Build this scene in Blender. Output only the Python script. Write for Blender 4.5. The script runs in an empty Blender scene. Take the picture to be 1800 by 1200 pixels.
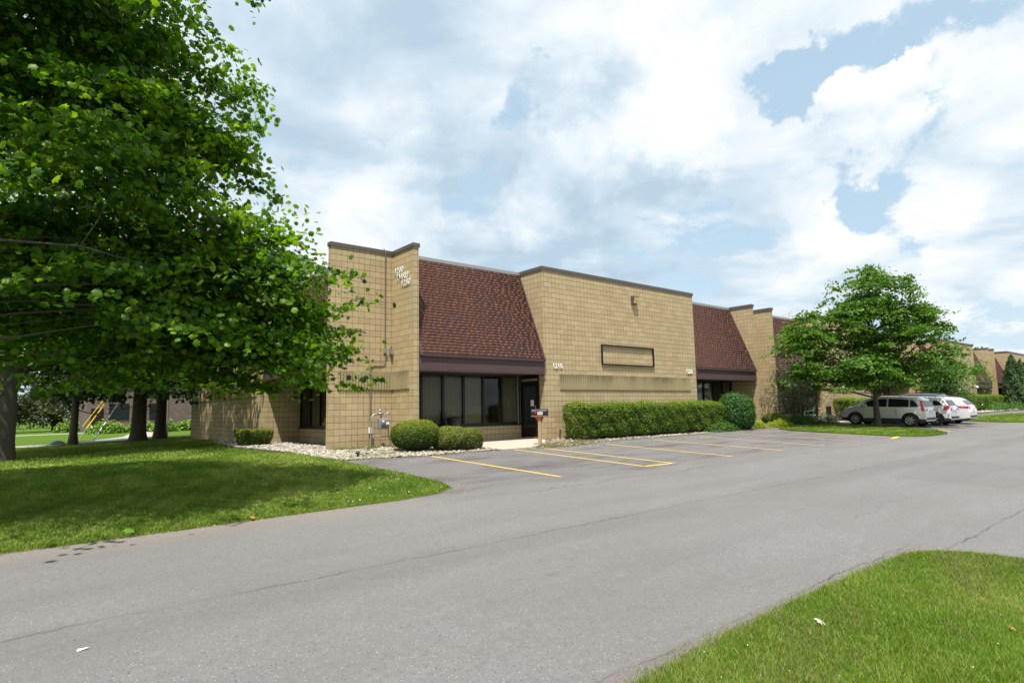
import bpy, math, random
import numpy as np
from mathutils import Vector, Matrix
from mathutils.geometry import tessellate_polygon
R = math.radians
rnd = random.Random(7)
S = bpy.context.scene
COL = S.collection

# ------------------------------------------------------------------ camera
W, H = 1024, 682
cam_d = bpy.data.cameras.new("camera"); cam = bpy.data.objects.new("camera", cam_d); COL.objects.link(cam)
cam_d.sensor_width = 36.0; cam_d.lens = 1063.4 / 1800 * 36
cam_d.clip_start = .05; cam_d.clip_end = 6000
yaw, pit, rol = 0.68951, 0.11331, -0.01963
F = Vector((math.sin(yaw)*math.cos(pit), math.cos(yaw)*math.cos(pit), math.sin(pit)))
r0 = Vector((math.cos(yaw), -math.sin(yaw), 0)); u0 = r0.cross(F)
rr = math.cos(rol)*r0 + math.sin(rol)*u0; uu = -math.sin(rol)*r0 + math.cos(rol)*u0
cam.matrix_world = Matrix(((rr.x, uu.x, -F.x, 0), (rr.y, uu.y, -F.y, 0), (rr.z, uu.z, -F.z, 1.83), (0, 0, 0, 1)))
S.camera = cam
S.render.resolution_x, S.render.resolution_y = W, H

# ------------------------------------------------------------------ light
SUN_AZ, SUN_EL = 47.0, 67.0        # degrees from -Y towards -X, elevation
sd = Vector((-math.sin(R(SUN_AZ))*math.cos(R(SUN_EL)), -math.cos(R(SUN_AZ))*math.cos(R(SUN_EL)), math.sin(R(SUN_EL))))
sun_d = bpy.data.lights.new("sun", 'SUN'); sun = bpy.data.objects.new("sun", sun_d); COL.objects.link(sun)
sun_d.energy = 5.0; sun_d.angle = R(0.6); sun_d.color = (1.0, .965, .90)
sun.rotation_euler = sd.to_track_quat('Z', 'Y').to_euler()
S.view_settings.view_transform = 'Standard'; S.view_settings.look = 'None'
S.view_settings.exposure = 0.5; S.view_settings.gamma = 1.0
S.view_settings.use_curve_mapping = False

# ------------------------------------------------------------------ node helper
class NT:
    def __init__(s, tree): s.t = tree; s.n = tree.nodes; s.l = tree.links
    def new(s, typ, **kw):
        n = s.n.new(typ)
        for k, v in kw.items(): setattr(n, k, v)
        return n
    def put(s, sock, v):
        if isinstance(v, bpy.types.NodeSocket): s.l.new(v, sock)
        elif v is not None:
            if isinstance(v, (tuple, list)) and len(v) == 3 and sock.type == 'RGBA': v = (*v, 1)
            sock.default_value = v
    def math(s, op, a, b=None, c=None, clamp=False):
        n = s.new('ShaderNodeMath', operation=op); n.use_clamp = clamp
        s.put(n.inputs[0], a); s.put(n.inputs[1], b)
        if c is not None: s.put(n.inputs[2], c)
        return n.outputs[0]
    def vmath(s, op, a, b=None):
        n = s.new('ShaderNodeVectorMath', operation=op); s.put(n.inputs[0], a)
        if b is not None: s.put(n.inputs[1], b)
        return n.outputs['Value'] if op in ('DOT_PRODUCT', 'LENGTH', 'DISTANCE') else n.outputs[0]
    def noise(s, vec, scale, detail=4, rough=.5, dist=0, col=False):
        n = s.new('ShaderNodeTexNoise'); s.put(n.inputs['Vector'], vec); s.put(n.inputs['Scale'], scale)
        s.put(n.inputs['Detail'], detail); s.put(n.inputs['Roughness'], rough); s.put(n.inputs['Distortion'], dist)
        return n.outputs['Color' if col else 'Fac']
    def ramp(s, fac, stops, interp='LINEAR'):
        n = s.new('ShaderNodeValToRGB'); n.color_ramp.interpolation = interp
        e = n.color_ramp.elements
        while len(e) > 1: e.remove(e[-1])
        for i, (p, c) in enumerate(stops):
            if i: x = e.new(p)
            else: x = e[0]; x.position = p
            x.color = (c, c, c, 1) if isinstance(c, (int, float)) else (*c, 1)
        s.put(n.inputs[0], fac); return n.outputs[0]
    def mix(s, fac, a, b, mode='MIX'):
        n = s.new('ShaderNodeMix', data_type='RGBA', blend_type=mode)
        s.put(n.inputs[0], fac); s.put(n.inputs[6], a); s.put(n.inputs[7], b); return n.outputs[2]
    def step(s, v, a, b):
        n = s.new('ShaderNodeMapRange', interpolation_type='SMOOTHSTEP'); s.put(n.inputs[0], v)
        s.put(n.inputs[1], a); s.put(n.inputs[2], b); return n.outputs[0]
    def sep(s, v):
        n = s.new('ShaderNodeSeparateXYZ'); s.put(n.inputs[0], v); return n.outputs
    def comb(s, x, y, z):
        n = s.new('ShaderNodeCombineXYZ'); s.put(n.inputs[0], x); s.put(n.inputs[1], y); s.put(n.inputs[2], z); return n.outputs[0]
    def bump(s, h, strength=.3, dist=.01):
        n = s.new('ShaderNodeBump'); s.put(n.inputs['Height'], h); s.put(n.inputs['Strength'], strength)
        s.put(n.inputs['Distance'], dist); return n.outputs[0]

# ------------------------------------------------------------------ world: sky and clouds
wd = bpy.data.worlds.new("World"); S.world = wd; wd.use_nodes = True
t = NT(wd.node_tree); t.n.clear()
sky = t.new('ShaderNodeTexSky', sky_type='NISHITA'); sky.sun_disc = False
sky.sun_elevation = R(SUN_EL); sky.sun_rotation = math.atan2(sd.x, sd.y)
sky.air_density = 1.0; sky.dust_density = 1.2; sky.ozone_density = 1.0
tc = t.new('ShaderNodeTexCoord'); D = t.vmath('NORMALIZE', tc.outputs['Generated'])
dx, dy, dz = t.sep(D)
zz = t.math('ADD', t.math('MAXIMUM', dz, 0.0), .16)
P = t.comb(t.math('DIVIDE', dx, zz), t.math('DIVIDE', dy, zz), 0.0)
def pixdir(px, py):
    return (F + rr*((px-900)/1063.4) - uu*((py-600)/1063.4)).normalized()
wn = t.vmath('SUBTRACT', t.noise(D, 5.0, 6, .6, 0, True), (.5, .5, .5)); wm = t.new('ShaderNodeVectorMath', operation='SCALE'); t.put(wm.inputs[0], wn); wm.inputs['Scale'].default_value = .42
DW = t.vmath('NORMALIZE', t.vmath('ADD', D, wm.outputs[0]))
def blob(px, py, rad):       # soft disc of cloud or clear sky round a direction
    d = pixdir(px, py)
    return t.step(t.vmath('DOT_PRODUCT', DW, tuple(d)), math.cos(R(rad)), 1.0)
n1 = t.noise(t.vmath('ADD', P, (3.1, 7.7, 0)), 1.25, 9, .60, .35)
n2 = t.noise(t.vmath('ADD', P, (11.3, 1.2, 0)), 3.4, 8, .62, .35)
cov = t.math('ADD', t.math('MULTIPLY', n1, .80), t.math('MULTIPLY', n2, .55))
cov = t.math('ADD', cov, .012)
for px, py, rad, amt in ((1385, 110, 5.0, -.28), (1480, 45, 5.5, -.20), (1610, 270, 7, -.30), (1720, 60, 7.5, -.26), (930, 215, 5, -.20), (1500, 230, 4, -.12), (820, 320, 3.5, -.10), (1250, 440, 7, -.15), (1700, 560, 10, -.14),
                         (1545, 110, 5.5, .34), (1600, 120, 3.5, .2), (1760, 180, 7, .34), (1330, 30, 5, .2), (1190, 180, 9, .25), (1010, 330, 7, .22), (640, 180, 10, .15), (1460, 350, 8, .25), (1660, 400, 7, .2)):
    cov = t.math('ADD', cov, t.math('MULTIPLY', blob(px, py, rad), amt))
mask = t.step(cov, .475, .635)
# shading of the clouds: thick parts greyer, sunlit rims whiter
n3 = t.noise(t.vmath('ADD', P, (5.3, 2.9, 4.0)), 2.0, 7, .55, .3)
n4 = t.noise(t.vmath('ADD', P, (1.3, 9.2, 1.0)), .75, 3, .5)
shade = t.math('ADD', t.math('MULTIPLY', n3, 1.15), t.math('MULTIPLY', n4, .40)); shade = t.math('ADD', shade, -.195)
for px, py, rad, amt in ((620, 190, 14, -.10), (760, 330, 8, -.10), (960, 400, 9, -.12), (1110, 400, 7, -.14), (1020, 100, 9, -.10), (1000, 345, 6, .22), (700, 380, 7, .16), (1190, 190, 8, .18), (1550, 90, 6, .16), (1760, 190, 8, .18), (1480, 330, 6, .12), (1780, 420, 9, .1)):
    shade = t.math('ADD', shade, t.math('MULTIPLY', blob(px, py, rad), amt))
ccol = t.ramp(shade, [(.36, (.36, .47, .56)), (.50, (.46, .555, .635)), (.62, (.59, .65, .70)), (.78, (.74, .755, .77))])
skyc = t.mix(1.0, sky.outputs[0], (.120, .112, .098), 'MULTIPLY')
skyc = t.mix(.7, skyc, (.43, .58, .70))
hz = t.step(dz, .30, .0)
skyc = t.mix(t.math('MULTIPLY', hz, .55), skyc, (.50, .60, .68))
allc = t.mix(mask, skyc, ccol)
bg = t.new('ShaderNodeBackground'); t.put(bg.inputs[0], allc); bg.inputs[1].default_value = 1.0
# sky value is multiplied by 0.12 above, i.e. a sky strength of 0.12
out = t.new('ShaderNodeOutputWorld'); t.l.new(bg.outputs[0], out.inputs[0])

# ------------------------------------------------------------------ ground height
def G(x, y): return .035*min(max(y, -6), 18.6) + .005*min(max(x, -40), 90)

# ------------------------------------------------------------------ tags
def tag(o, label=None, cat=None, group=None, kind=None):
    if label: o['label'] = label
    if cat: o['category'] = cat
    if group: o['group'] = group
    if kind: o['kind'] = kind
    return o
def thing(name, loc, label, cat, rz=0, group=None):
    o = bpy.data.objects.new(name, None); COL.objects.link(o); o.location = loc; o.rotation_euler = (0, 0, rz)
    o.empty_display_size = .2
    return tag(o, label, cat, group)
def copy_tree(o, parent=None):
    c = o.copy(); COL.objects.link(c); c.parent = parent
    for ch in list(o.children): copy_tree(ch, c)
    return c

# ------------------------------------------------------------------ mesh builder
class MB:
    def __init__(s): s.v = []; s.f = []; s.sm = []; s.mi = []
    def add(s, vs, fs, smooth=False, mi=0):
        b = len(s.v); s.v += [tuple(p) for p in vs]; s.f += [tuple(i+b for i in q) for q in fs]
        s.sm += [smooth]*len(fs); s.mi += [mi]*len(fs); return s
    def box(s, x0, x1, y0, y1, z0, z1, mi=0):
        if x0 > x1: x0, x1 = x1, x0
        if y0 > y1: y0, y1 = y1, y0
        v = [(x, y, z) for z in (z0, z1) for y in (y0, y1) for x in (x0, x1)]
        return s.add(v, [(0, 2, 3, 1), (4, 5, 7, 6), (0, 1, 5, 4), (2, 6, 7, 3), (0, 4, 6, 2), (1, 3, 7, 5)], mi=mi)
    def prism(s, poly, lo, hi, axis='x', mi=0):
        n = len(poly)
        def mk(p, q): return {'x': (q, p[0], p[1]), 'y': (p[0], q, p[1]), 'z': (p[0], p[1], q)}[axis]
        v = [mk(p, lo) for p in poly] + [mk(p, hi) for p in poly]
        return s.add(v, [tuple(range(n))[::-1], tuple(range(n, 2*n))] + [(i, (i+1) % n, (i+1) % n+n, i+n) for i in range(n)], mi=mi)
    def tube(s, pts, rad, sides=8, cap=True, mi=0):
        pts = [Vector(p) for p in pts]
        if not isinstance(rad, (list, tuple)): rad = [rad]*len(pts)
        vs = []; prev = None
        for i, p in enumerate(pts):
            d = (pts[min(i+1, len(pts)-1)] - pts[max(i-1, 0)]).normalized()
            a = prev if prev is not None else (Vector((1, 0, 0)) if abs(d.x) < .8 else Vector((0, 1, 0)))
            a = (a - d*a.dot(d)).normalized(); b = d.cross(a); prev = a
            for k in range(sides):
                w = 2*math.pi*k/sides; vs.append(p + (a*math.cos(w)+b*math.sin(w))*rad[i])
        fs = []
        for i in range(len(pts)-1):
            for k in range(sides):
                k2 = (k+1) % sides; fs.append((i*sides+k, i*sides+k2, (i+1)*sides+k2, (i+1)*sides+k))
        s.add(vs, fs, True, mi)
        if cap:
            n = len(pts); s.add(vs[:sides], [tuple(range(sides))[::-1]], mi=mi); s.add(vs[(n-1)*sides:], [tuple(range(sides))], mi=mi)
        return s
    def lathe(s, prof, c=(0, 0, 0), axis='z', n=20, mi=0, smooth=True):
        vs = []
        for r, h in prof:
            for k in range(n):
                a = 2*math.pi*k/n; x, y = r*math.cos(a), r*math.sin(a)
                p = {'z': (x, y, h), 'y': (x, h, y), 'x': (h, x, y)}[axis]
                vs.append((p[0]+c[0], p[1]+c[1], p[2]+c[2]))
        fs = []
        for i in range(len(prof)-1):
            for k in range(n):
                k2 = (k+1) % n; fs.append((i*n+k, i*n+k2, (i+1)*n+k2, (i+1)*n+k))
        return s.add(vs, fs, smooth, mi)
    def build(s, name, mat, parent=None, bevel=0, recalc=True):
        me = bpy.data.meshes.new(name); me.from_pydata(s.v, [], s.f)
        for m in (mat if isinstance(mat, (list, tuple)) else [mat]): me.materials.append(m)
        me.polygons.foreach_set('use_smooth', s.sm); me.polygons.foreach_set('material_index', s.mi)
        if recalc:
            import bmesh
            bm = bmesh.new(); bm.from_mesh(me); bmesh.ops.recalc_face_normals(bm, faces=bm.faces); bm.to_mesh(me); bm.free()
        o = bpy.data.objects.new(name, me); COL.objects.link(o); o.parent = parent
        if bevel:
            b = o.modifiers.new('bevel', 'BEVEL'); b.width = bevel; b.segments = 2; b.limit_method = 'ANGLE'
        return o

def np_mesh(name, V, FT, tint, mat, parent=None, smooth=False):
    """V (n,3), FT (m,3) triangles, tint per vertex"""
    me = bpy.data.meshes.new(name); n, m = len(V), len(FT)
    me.vertices.add(n); me.vertices.foreach_set('co', np.ascontiguousarray(V, np.float32).ravel())
    me.loops.add(m*3); me.loops.foreach_set('vertex_index', np.ascontiguousarray(FT, np.int32).ravel())
    me.polygons.add(m); me.polygons.foreach_set('loop_start', np.arange(0, m*3, 3, dtype=np.int32))
    if smooth: me.polygons.foreach_set('use_smooth', np.ones(m, dtype=bool))
    me.update(calc_edges=True)
    if tint is not None:
        a = me.attributes.new('tint', 'FLOAT', 'POINT'); a.data.foreach_set('value', np.ascontiguousarray(tint, np.float32))
    me.materials.append(mat)
    o = bpy.data.objects.new(name, me); COL.objects.link(o); o.parent = parent
    return o

# leaf templates: (x,y,z) with x across, y along, z up
def tmpl_maple():
    out = [(0, -.40), (.30, -.38), (.30, -.16), (.55, -.02), (.36, .14), (.38, .36), (.16, .34), (0, .60), (-.16, .34), (-.38, .36), (-.36, .14), (-.55, -.02), (-.30, -.16), (-.30, -.38)]
    V = [(0, 0, .05)] + [(x, y, -.55*x*x-.35*y*y) for x, y in out]
    n = len(out); return np.array(V), np.array([(0, i+1, (i+1) % n+1) for i in range(n)])
def tmpl_simple(w=.5):
    V = [(0, -.5, 0), (w*.5, -.05, .06), (0, .5, -.04), (-w*.5, -.05, .06)]
    return np.array(V), np.array([(0, 1, 2), (0, 2, 3)])
def tmpl_star():
    out = [(0, -.38), (.40, -.30), (.36, -.02), (.52, .14), (.24, .26), (0, .56), (-.24, .26), (-.52, .14), (-.36, -.02), (-.40, -.30)]
    V = [(x, y, -.2*(x*x+y*y)) for x, y in out]
    return np.array(V), np.array([(0, 1, 2), (2, 3, 4), (4, 5, 6), (6, 7, 8), (8, 9, 0), (0, 2, 4), (0, 4, 6), (0, 6, 8)])
T_MAPLE, T_LEAF, T_STAR, T_NEEDLE = tmpl_maple(), tmpl_simple(.55), tmpl_star(), tmpl_simple(.16)

def scatter(name, P, N, size, tint, tmpl, mat, parent, rs, flat=False):
    TV, TF = tmpl; n = len(P)
    N = N/np.maximum(np.linalg.norm(N, axis=1, keepdims=True), 1e-6)
    a = rs.normal(size=(n, 3)); a -= N*(a*N).sum(1, keepdims=True); a /= np.linalg.norm(a, axis=1, keepdims=True)
    b = np.cross(N, a)
    size = np.asarray(size).reshape(n, 1, 1)
    V = P[:, None, :] + size*(TV[None, :, 0:1]*a[:, None, :] + TV[None, :, 1:2]*b[:, None, :] + TV[None, :, 2:3]*N[:, None, :])
    k = len(TV); FT = TF[None]+(np.arange(n)*k)[:, None, None]
    return np_mesh(name, V.reshape(-1, 3), FT.reshape(-1, 3), np.repeat(tint, k), mat, parent)

# ------------------------------------------------------------------ materials
def newmat(name):
    m = bpy.data.materials.new(name); m.use_nodes = True; t = NT(m.node_tree); b = m.node_tree.nodes['Principled BSDF']
    return m, t, b
def objco(t): return t.new('ShaderNodeNewGeometry').outputs['Position']
def plain(name, col, rough=.6, metal=0, var=.15, scale=8, spec=.5, bump=0, bs=60, coat=0):
    m, t, b = newmat(name); p = t.new('ShaderNodeTexCoord').outputs['Object']
    n = t.noise(p, scale, 5, .6)
    c = t.mix(n, tuple(x*(1-var) for x in col), tuple(min(1, x*(1+var)) for x in col))
    t.put(b.inputs['Base Color'], c); b.inputs['Roughness'].default_value = rough; b.inputs['Metallic'].default_value = metal
    b.inputs['Specular IOR Level'].default_value = spec; b.inputs['Coat Weight'].default_value = coat; b.inputs['Coat Roughness'].default_value = .04
    if bump: t.put(b.inputs['Normal'], t.bump(t.noise(p, bs, 4), bump, .01))
    return m
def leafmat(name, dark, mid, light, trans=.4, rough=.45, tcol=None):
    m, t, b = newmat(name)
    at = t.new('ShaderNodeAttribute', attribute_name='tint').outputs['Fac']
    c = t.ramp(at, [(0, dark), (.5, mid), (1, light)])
    t.put(b.inputs['Base Color'], c); b.inputs['Roughness'].default_value = rough; b.inputs['Specular IOR Level'].default_value = .35
    tr = t.new('ShaderNodeBsdfTranslucent'); t.put(tr.inputs[0], t.mix(1.0, c, tcol or (1.5, 1.5, .6), 'MULTIPLY'))
    mx = t.new('ShaderNodeMixShader'); mx.inputs[0].default_value = trans
    t.l.new(b.outputs[0], mx.inputs[1]); t.l.new(tr.outputs[0], mx.inputs[2]); t.l.new(mx.outputs[0], m.node_tree.nodes['Material Output'].inputs[0])
    return m
M = {}
M['maple'] = leafmat('maple_leaves', (.018, .055, .006), (.072, .165, .009), (.19, .31, .018), .5, .45, (1.7, 1.7, .5))
M['maple2'] = leafmat('young_maple_leaves', (.032, .085, .010), (.075, .165, .018), (.135, .25, .026), .45)
M['spruce'] = leafmat('conifer_needles', (.018, .032, .018), (.03, .052, .028), (.048, .075, .036), .12, .6)
M['arb'] = leafmat('arborvitae_sprays', (.018, .045, .014), (.035, .085, .02), (.08, .15, .03), .2, .6)
M['yew'] = leafmat('yew_needles', (.028, .065, .008), (.075, .135, .010), (.22, .25, .016), .2, .6)
M['yewold'] = leafmat('browning_yew_needles', (.055, .05, .02), (.10, .13, .016), (.22, .24, .022), .2, .6)
M['privet'] = leafmat('privet_leaves', (.035, .08, .007), (.105, .18, .012), (.24, .32, .025), .3, .45)
M['box'] = leafmat('glossy_shrub_leaves', (.022, .07, .012), (.05, .125, .022), (.12, .22, .055), .25, .35)
M['olive'] = leafmat('grey_green_leaves', (.07, .09, .055), (.125, .145, .09), (.20, .21, .14), .2, .6)
M['gold'] = leafmat('golden_leaves', (.12, .18, .01), (.24, .30, .015), (.36, .40, .03), .35, .5)
M['hosta'] = leafmat('hosta_leaves', (.06, .14, .02), (.13, .24, .03), (.26, .36, .06), .3, .4)
M['cover'] = leafmat('ground_cover_leaves', (.025, .075, .01), (.05, .13, .015), (.09, .19, .02), .3, .45)
M['bushfar'] = leafmat('far_shrub_leaves', (.04, .055, .02), (.065, .085, .028), (.10, .125, .035), .25, .6)
M['grass'] = leafmat('grass_blades', (.045, .105, .007), (.140, .222, .016), (.36, .41, .10), .35, .5, (1.3, 1.4, .6))
M['dry'] = leafmat('dry_grass', (.16, .12, .05), (.26, .21, .10), (.36, .31, .17), .2, .7, (1, 1, .8))
M['flower'] = plain('white_petals', (.75, .75, .68), .6)
M['core'] = plain('shrub_inner_twigs', (.018, .022, .010), .9, var=.4)
M['bark'] = plain('maple_bark', (.075, .062, .050), .9, var=.45, scale=14, bump=.9, bs=30)
M['barkd'] = plain('dark_conifer_bark', (.085, .067, .052), .95, var=.5, scale=10, bump=1, bs=22)
M['conduit'] = plain('painted_conduit', (.20, .16, .12), .6, .2, var=.2)
M['cap'] = plain('metal_coping', (.115, .098, .088), .5, .3, var=.12)
M['capl'] = plain('weathered_coping', (.34, .32, .30), .5, .3, var=.12)
M['frame'] = plain('bronze_frame', (.018, .015, .013), .4, .4, var=.2)
M['alu'] = plain('aluminium_trim', (.45, .44, .42), .4, .6)
M['white'] = plain('white_paint', (.82, .82, .80), .5, var=.04)
M['black'] = plain('black_plastic', (.012, .012, .014), .45, var=.3)
M['galv'] = plain('galvanised_steel', (.33, .33, .33), .45, .6, var=.2, scale=30)
M['meter'] = plain('meter_grey_paint', (.22, .25, .26), .5, .2, var=.2, scale=20)
M['blind'] = plain('vertical_blind_fabric', (.52, .48, .38), .8, var=.08)
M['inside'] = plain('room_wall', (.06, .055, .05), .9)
M['concrete'] = plain('walkway_concrete', (.44, .38, .30), .85, var=.16, scale=2.5, bump=.3, bs=60)
M['concrete2'] = plain('path_concrete', (.34, .31, .27), .85, var=.15, scale=2)
M['postwood'] = plain('weathered_post', (.34, .23, .15), .85, var=.3, scale=14)
M['redwood'] = plain('red_painted_wood', (.34, .10, .04), .7, var=.3, scale=10)
M['polewood'] = plain('pole_wood', (.40, .33, .25), .85, var=.2, scale=6)
M['yellow'] = plain('yellow_guard', (.75, .52, .02), .5, var=.1)
M['tyre'] = plain('tyre_rubber', (.018, .018, .018), .8, var=.3)
M['trimb'] = plain('grey_plastic_cladding', (.035, .035, .038), .6, var=.15)
M['rim'] = plain('alloy_rim', (.50, .50, .50), .3, .7, var=.15)
M['rimd'] = plain('wheel_well', (.01, .01, .01), .9)
M['pearl'] = plain('pearl_white_paint', (.74, .73, .68), .20, .15, var=.03, coat=1)
M['whitecar'] = plain('white_car_paint', (.80, .80, .82), .22, var=.02, coat=1)
M['silvercar'] = plain('silver_white_paint', (.74, .75, .77), .25, .1, var=.02, coat=1)
M['darkcar'] = plain('dark_car_paint', (.03, .035, .045), .25, .2, var=.05, coat=1)
M['cglass'] = plain('tinted_car_glass', (.015, .02, .022), .12, var=.1, spec=.6)
M['red'] = plain('red_lens', (.55, .01, .03), .15, var=.1, spec=.8)
M['lens'] = plain('clear_lens', (.65, .66, .68), .12, var=.1, spec=.8)
M['plate'] = plain('plate_white', (.6, .62, .66), .5)
M['greenp'] = plain('pale_green_paint', (.16, .30, .20), .5)
M['amber'] = plain('amber_wall_lens', (.62, .45, .16), .35, var=.25, scale=12)
M['leafb'] = plain('brown_dead_leaf', (.35, .13, .04), .8, var=.3)

def block_mat():
    m, t, b = newmat('scored_tan_block')
    g = t.new('ShaderNodeNewGeometry'); x, y, z = t.sep(g.outputs['Position']); nx, ny, nz = t.sep(g.outputs['Normal'])
    side = t.math('GREATER_THAN', t.math('ABSOLUTE', nx), .5)
    u = t.math('ADD', t.math('MULTIPLY', side, y), t.math('MULTIPLY', t.math('SUBTRACT', 1, side), x))
    zz = t.math('SUBTRACT', z, .727)
    v = t.comb(u, zz, 0)
    def brick(off, w, ms):
        n = t.new('ShaderNodeTexBrick'); n.offset = off; n.squash = 1
        t.put(n.inputs['Vector'], v); n.inputs['Scale'].default_value = 1; n.inputs['Brick Width'].default_value = w
        n.inputs['Row Height'].default_value = .2032; n.inputs['Mortar Size'].default_value = ms; n.inputs['Mortar Smooth'].default_value = .25
        n.inputs['Color1'].default_value = (0, 0, 0, 1); n.inputs['Color2'].default_value = (1, 1, 1, 1); n.inputs['Mortar'].default_value = (.5, .5, .5, 1)
        return n
    b1 = brick(.5, .4064, .007); b2 = brick(0, .2032, .0055)
    row = t.math('FRACT', t.math('DIVIDE', zz, .2032))
    rowl = t.math('MAXIMUM', t.step(row, .052, .02), t.step(row, .955, .985))  # horizontal joints drawn darker: shade of the raked joint put into the colour
    pn = t.noise(g.outputs['Position'], .9, 5, .6); fn = t.noise(g.outputs['Position'], 45, 4, .65)
    base = t.mix(b1.outputs['Color'], (.405, .300, .172), (.55, .418, .250))
    base = t.mix(t.math('MULTIPLY', t.ramp(pn, [(.3, 0.0), (.75, 1.0)]), .45), base, (.40, .305, .18))
    base = t.mix(.35, base, t.mix(fn, (.32, .24, .12), (.58, .46, .27)))
    # rain streaks and dirt under the coping and grey weathering over the ribbed band
    st = t.noise(t.comb(t.math('MULTIPLY', u, 5.0), t.math('MULTIPLY', z, .35), 0), 1.0, 5, .6)
    streak = t.math('MULTIPLY', t.ramp(st, [(.55, 0.0), (.78, 1.0)]), t.step(z, 1.5, 7.4))
    base = t.mix(t.math('MULTIPLY', streak, .30), base, (.27, .225, .15))
    sp = t.math('MULTIPLY', t.step(z, 1.25, .72), t.ramp(pn, [(.4, .0), (.62, 1.0)]))
    base = t.mix(t.math('MULTIPLY', sp, .35), base, (.24, .18, .11))
    mort = t.math('MAXIMUM', t.math('MULTIPLY', b1.outputs['Fac'], 1.0), t.math('MULTIPLY', b2.outputs['Fac'], .70))
    lvar = t.ramp(t.noise(g.outputs['Position'], 2.6, 3, .6), [(.3, .6), (.7, 1.0)])
    mort = t.math('MAXIMUM', t.math('MULTIPLY', mort, lvar), t.math('MULTIPLY', rowl, .85))
    c = t.mix(mort, base, (.095, .055, .024))
    t.put(b.inputs['Base Color'], c); b.inputs['Roughness'].default_value = .9; b.inputs['Specular IOR Level'].default_value = .2
    hgt = t.math('SUBTRACT', t.math('MULTIPLY', fn, .35), t.math('MAXIMUM', mort, rowl))
    t.put(b.inputs['Normal'], t.bump(hgt, .7, .008))
    return m
M['block'] = block_mat()
def rib_mat():
    m, t, b = newmat('ribbed_block')
    g = t.new('ShaderNodeNewGeometry'); p = g.outputs['Position']; x, y, z = t.sep(p)
    fn = t.noise(p, 40, 4, .7); big = t.noise(t.comb(t.math('MULTIPLY', x, 1.0), y, t.math('MULTIPLY', z, .4)), .8, 4, .65)
    c = t.mix(fn, (.30, .24, .13), (.47, .385, .22))
    dirt = t.math('MULTIPLY', t.ramp(big, [(.42, 0.0), (.68, 1.0)]), t.math('ADD', t.step(z, 2.7, 3.25), .25))
    c = t.mix(t.math('MULTIPLY', dirt, .62), c, (.085, .075, .05))
    c = t.mix(t.math('MULTIPLY', t.step(z, 3.0, 3.24), .4), c, (.17, .145, .085))
    t.put(b.inputs['Base Color'], c); b.inputs['Roughness'].default_value = .95; b.inputs['Specular IOR Level'].default_value = .15
    t.put(b.inputs['Normal'], t.bump(fn, .8, .01)); return m
M['rib'] = rib_mat()
def shingle_mat():
    m, t, b = newmat('red_brown_shingle'); p = objco(t)
    at = t.new('ShaderNodeAttribute', attribute_name='tint').outputs['Fac']
    c = t.ramp(at, [(0, (.085, .052, .050)), (.3, (.14, .068, .058)), (.6, (.205, .088, .066)), (.85, (.25, .105, .073)), (1, (.29, .135, .09))])
    c = t.mix(t.math('MULTIPLY', t.noise(p, 90, 3, .7), .5), c, (.09, .05, .042))
    c = t.mix(t.ramp(t.noise(p, .8, 4, .6), [(.4, .0), (.8, .35)]), c, (.10, .062, .055))
    t.put(b.inputs['Base Color'], c); b.inputs['Roughness'].default_value = .9; b.inputs['Specular IOR Level'].default_value = .25
    t.put(b.inputs['Normal'], t.bump(t.noise(p, 160, 2, .7), .5, .004)); return m
M['shingle'] = shingle_mat()
def siding_mat():
    m, t, b = newmat('plum_brown_siding'); p = objco(t); x, y, z = t.sep(p)
    gr = t.math('FRACT', t.math('DIVIDE', t.math('ADD', x, y), .1)); gl = t.step(gr, .14, .06)
    n = t.noise(t.comb(x, y, t.math('MULTIPLY', z, 6)), 3, 5, .65)
    c = t.mix(n, (.060, .032, .034), (.10, .056, .056)); c = t.mix(t.ramp(n, [(.62, 0.0), (.75, .35)]), c, (.2, .15, .14))
    c = t.mix(t.math('MULTIPLY', gl, .6), c, (.03, .016, .016))
    t.put(b.inputs['Base Color'], c); b.inputs['Roughness'].default_value = .75; return m
M['siding'] = siding_mat()
M['trimbrown'] = plain('plum_brown_trim', (.062, .035, .035), .7, var=.25, scale=5)
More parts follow.
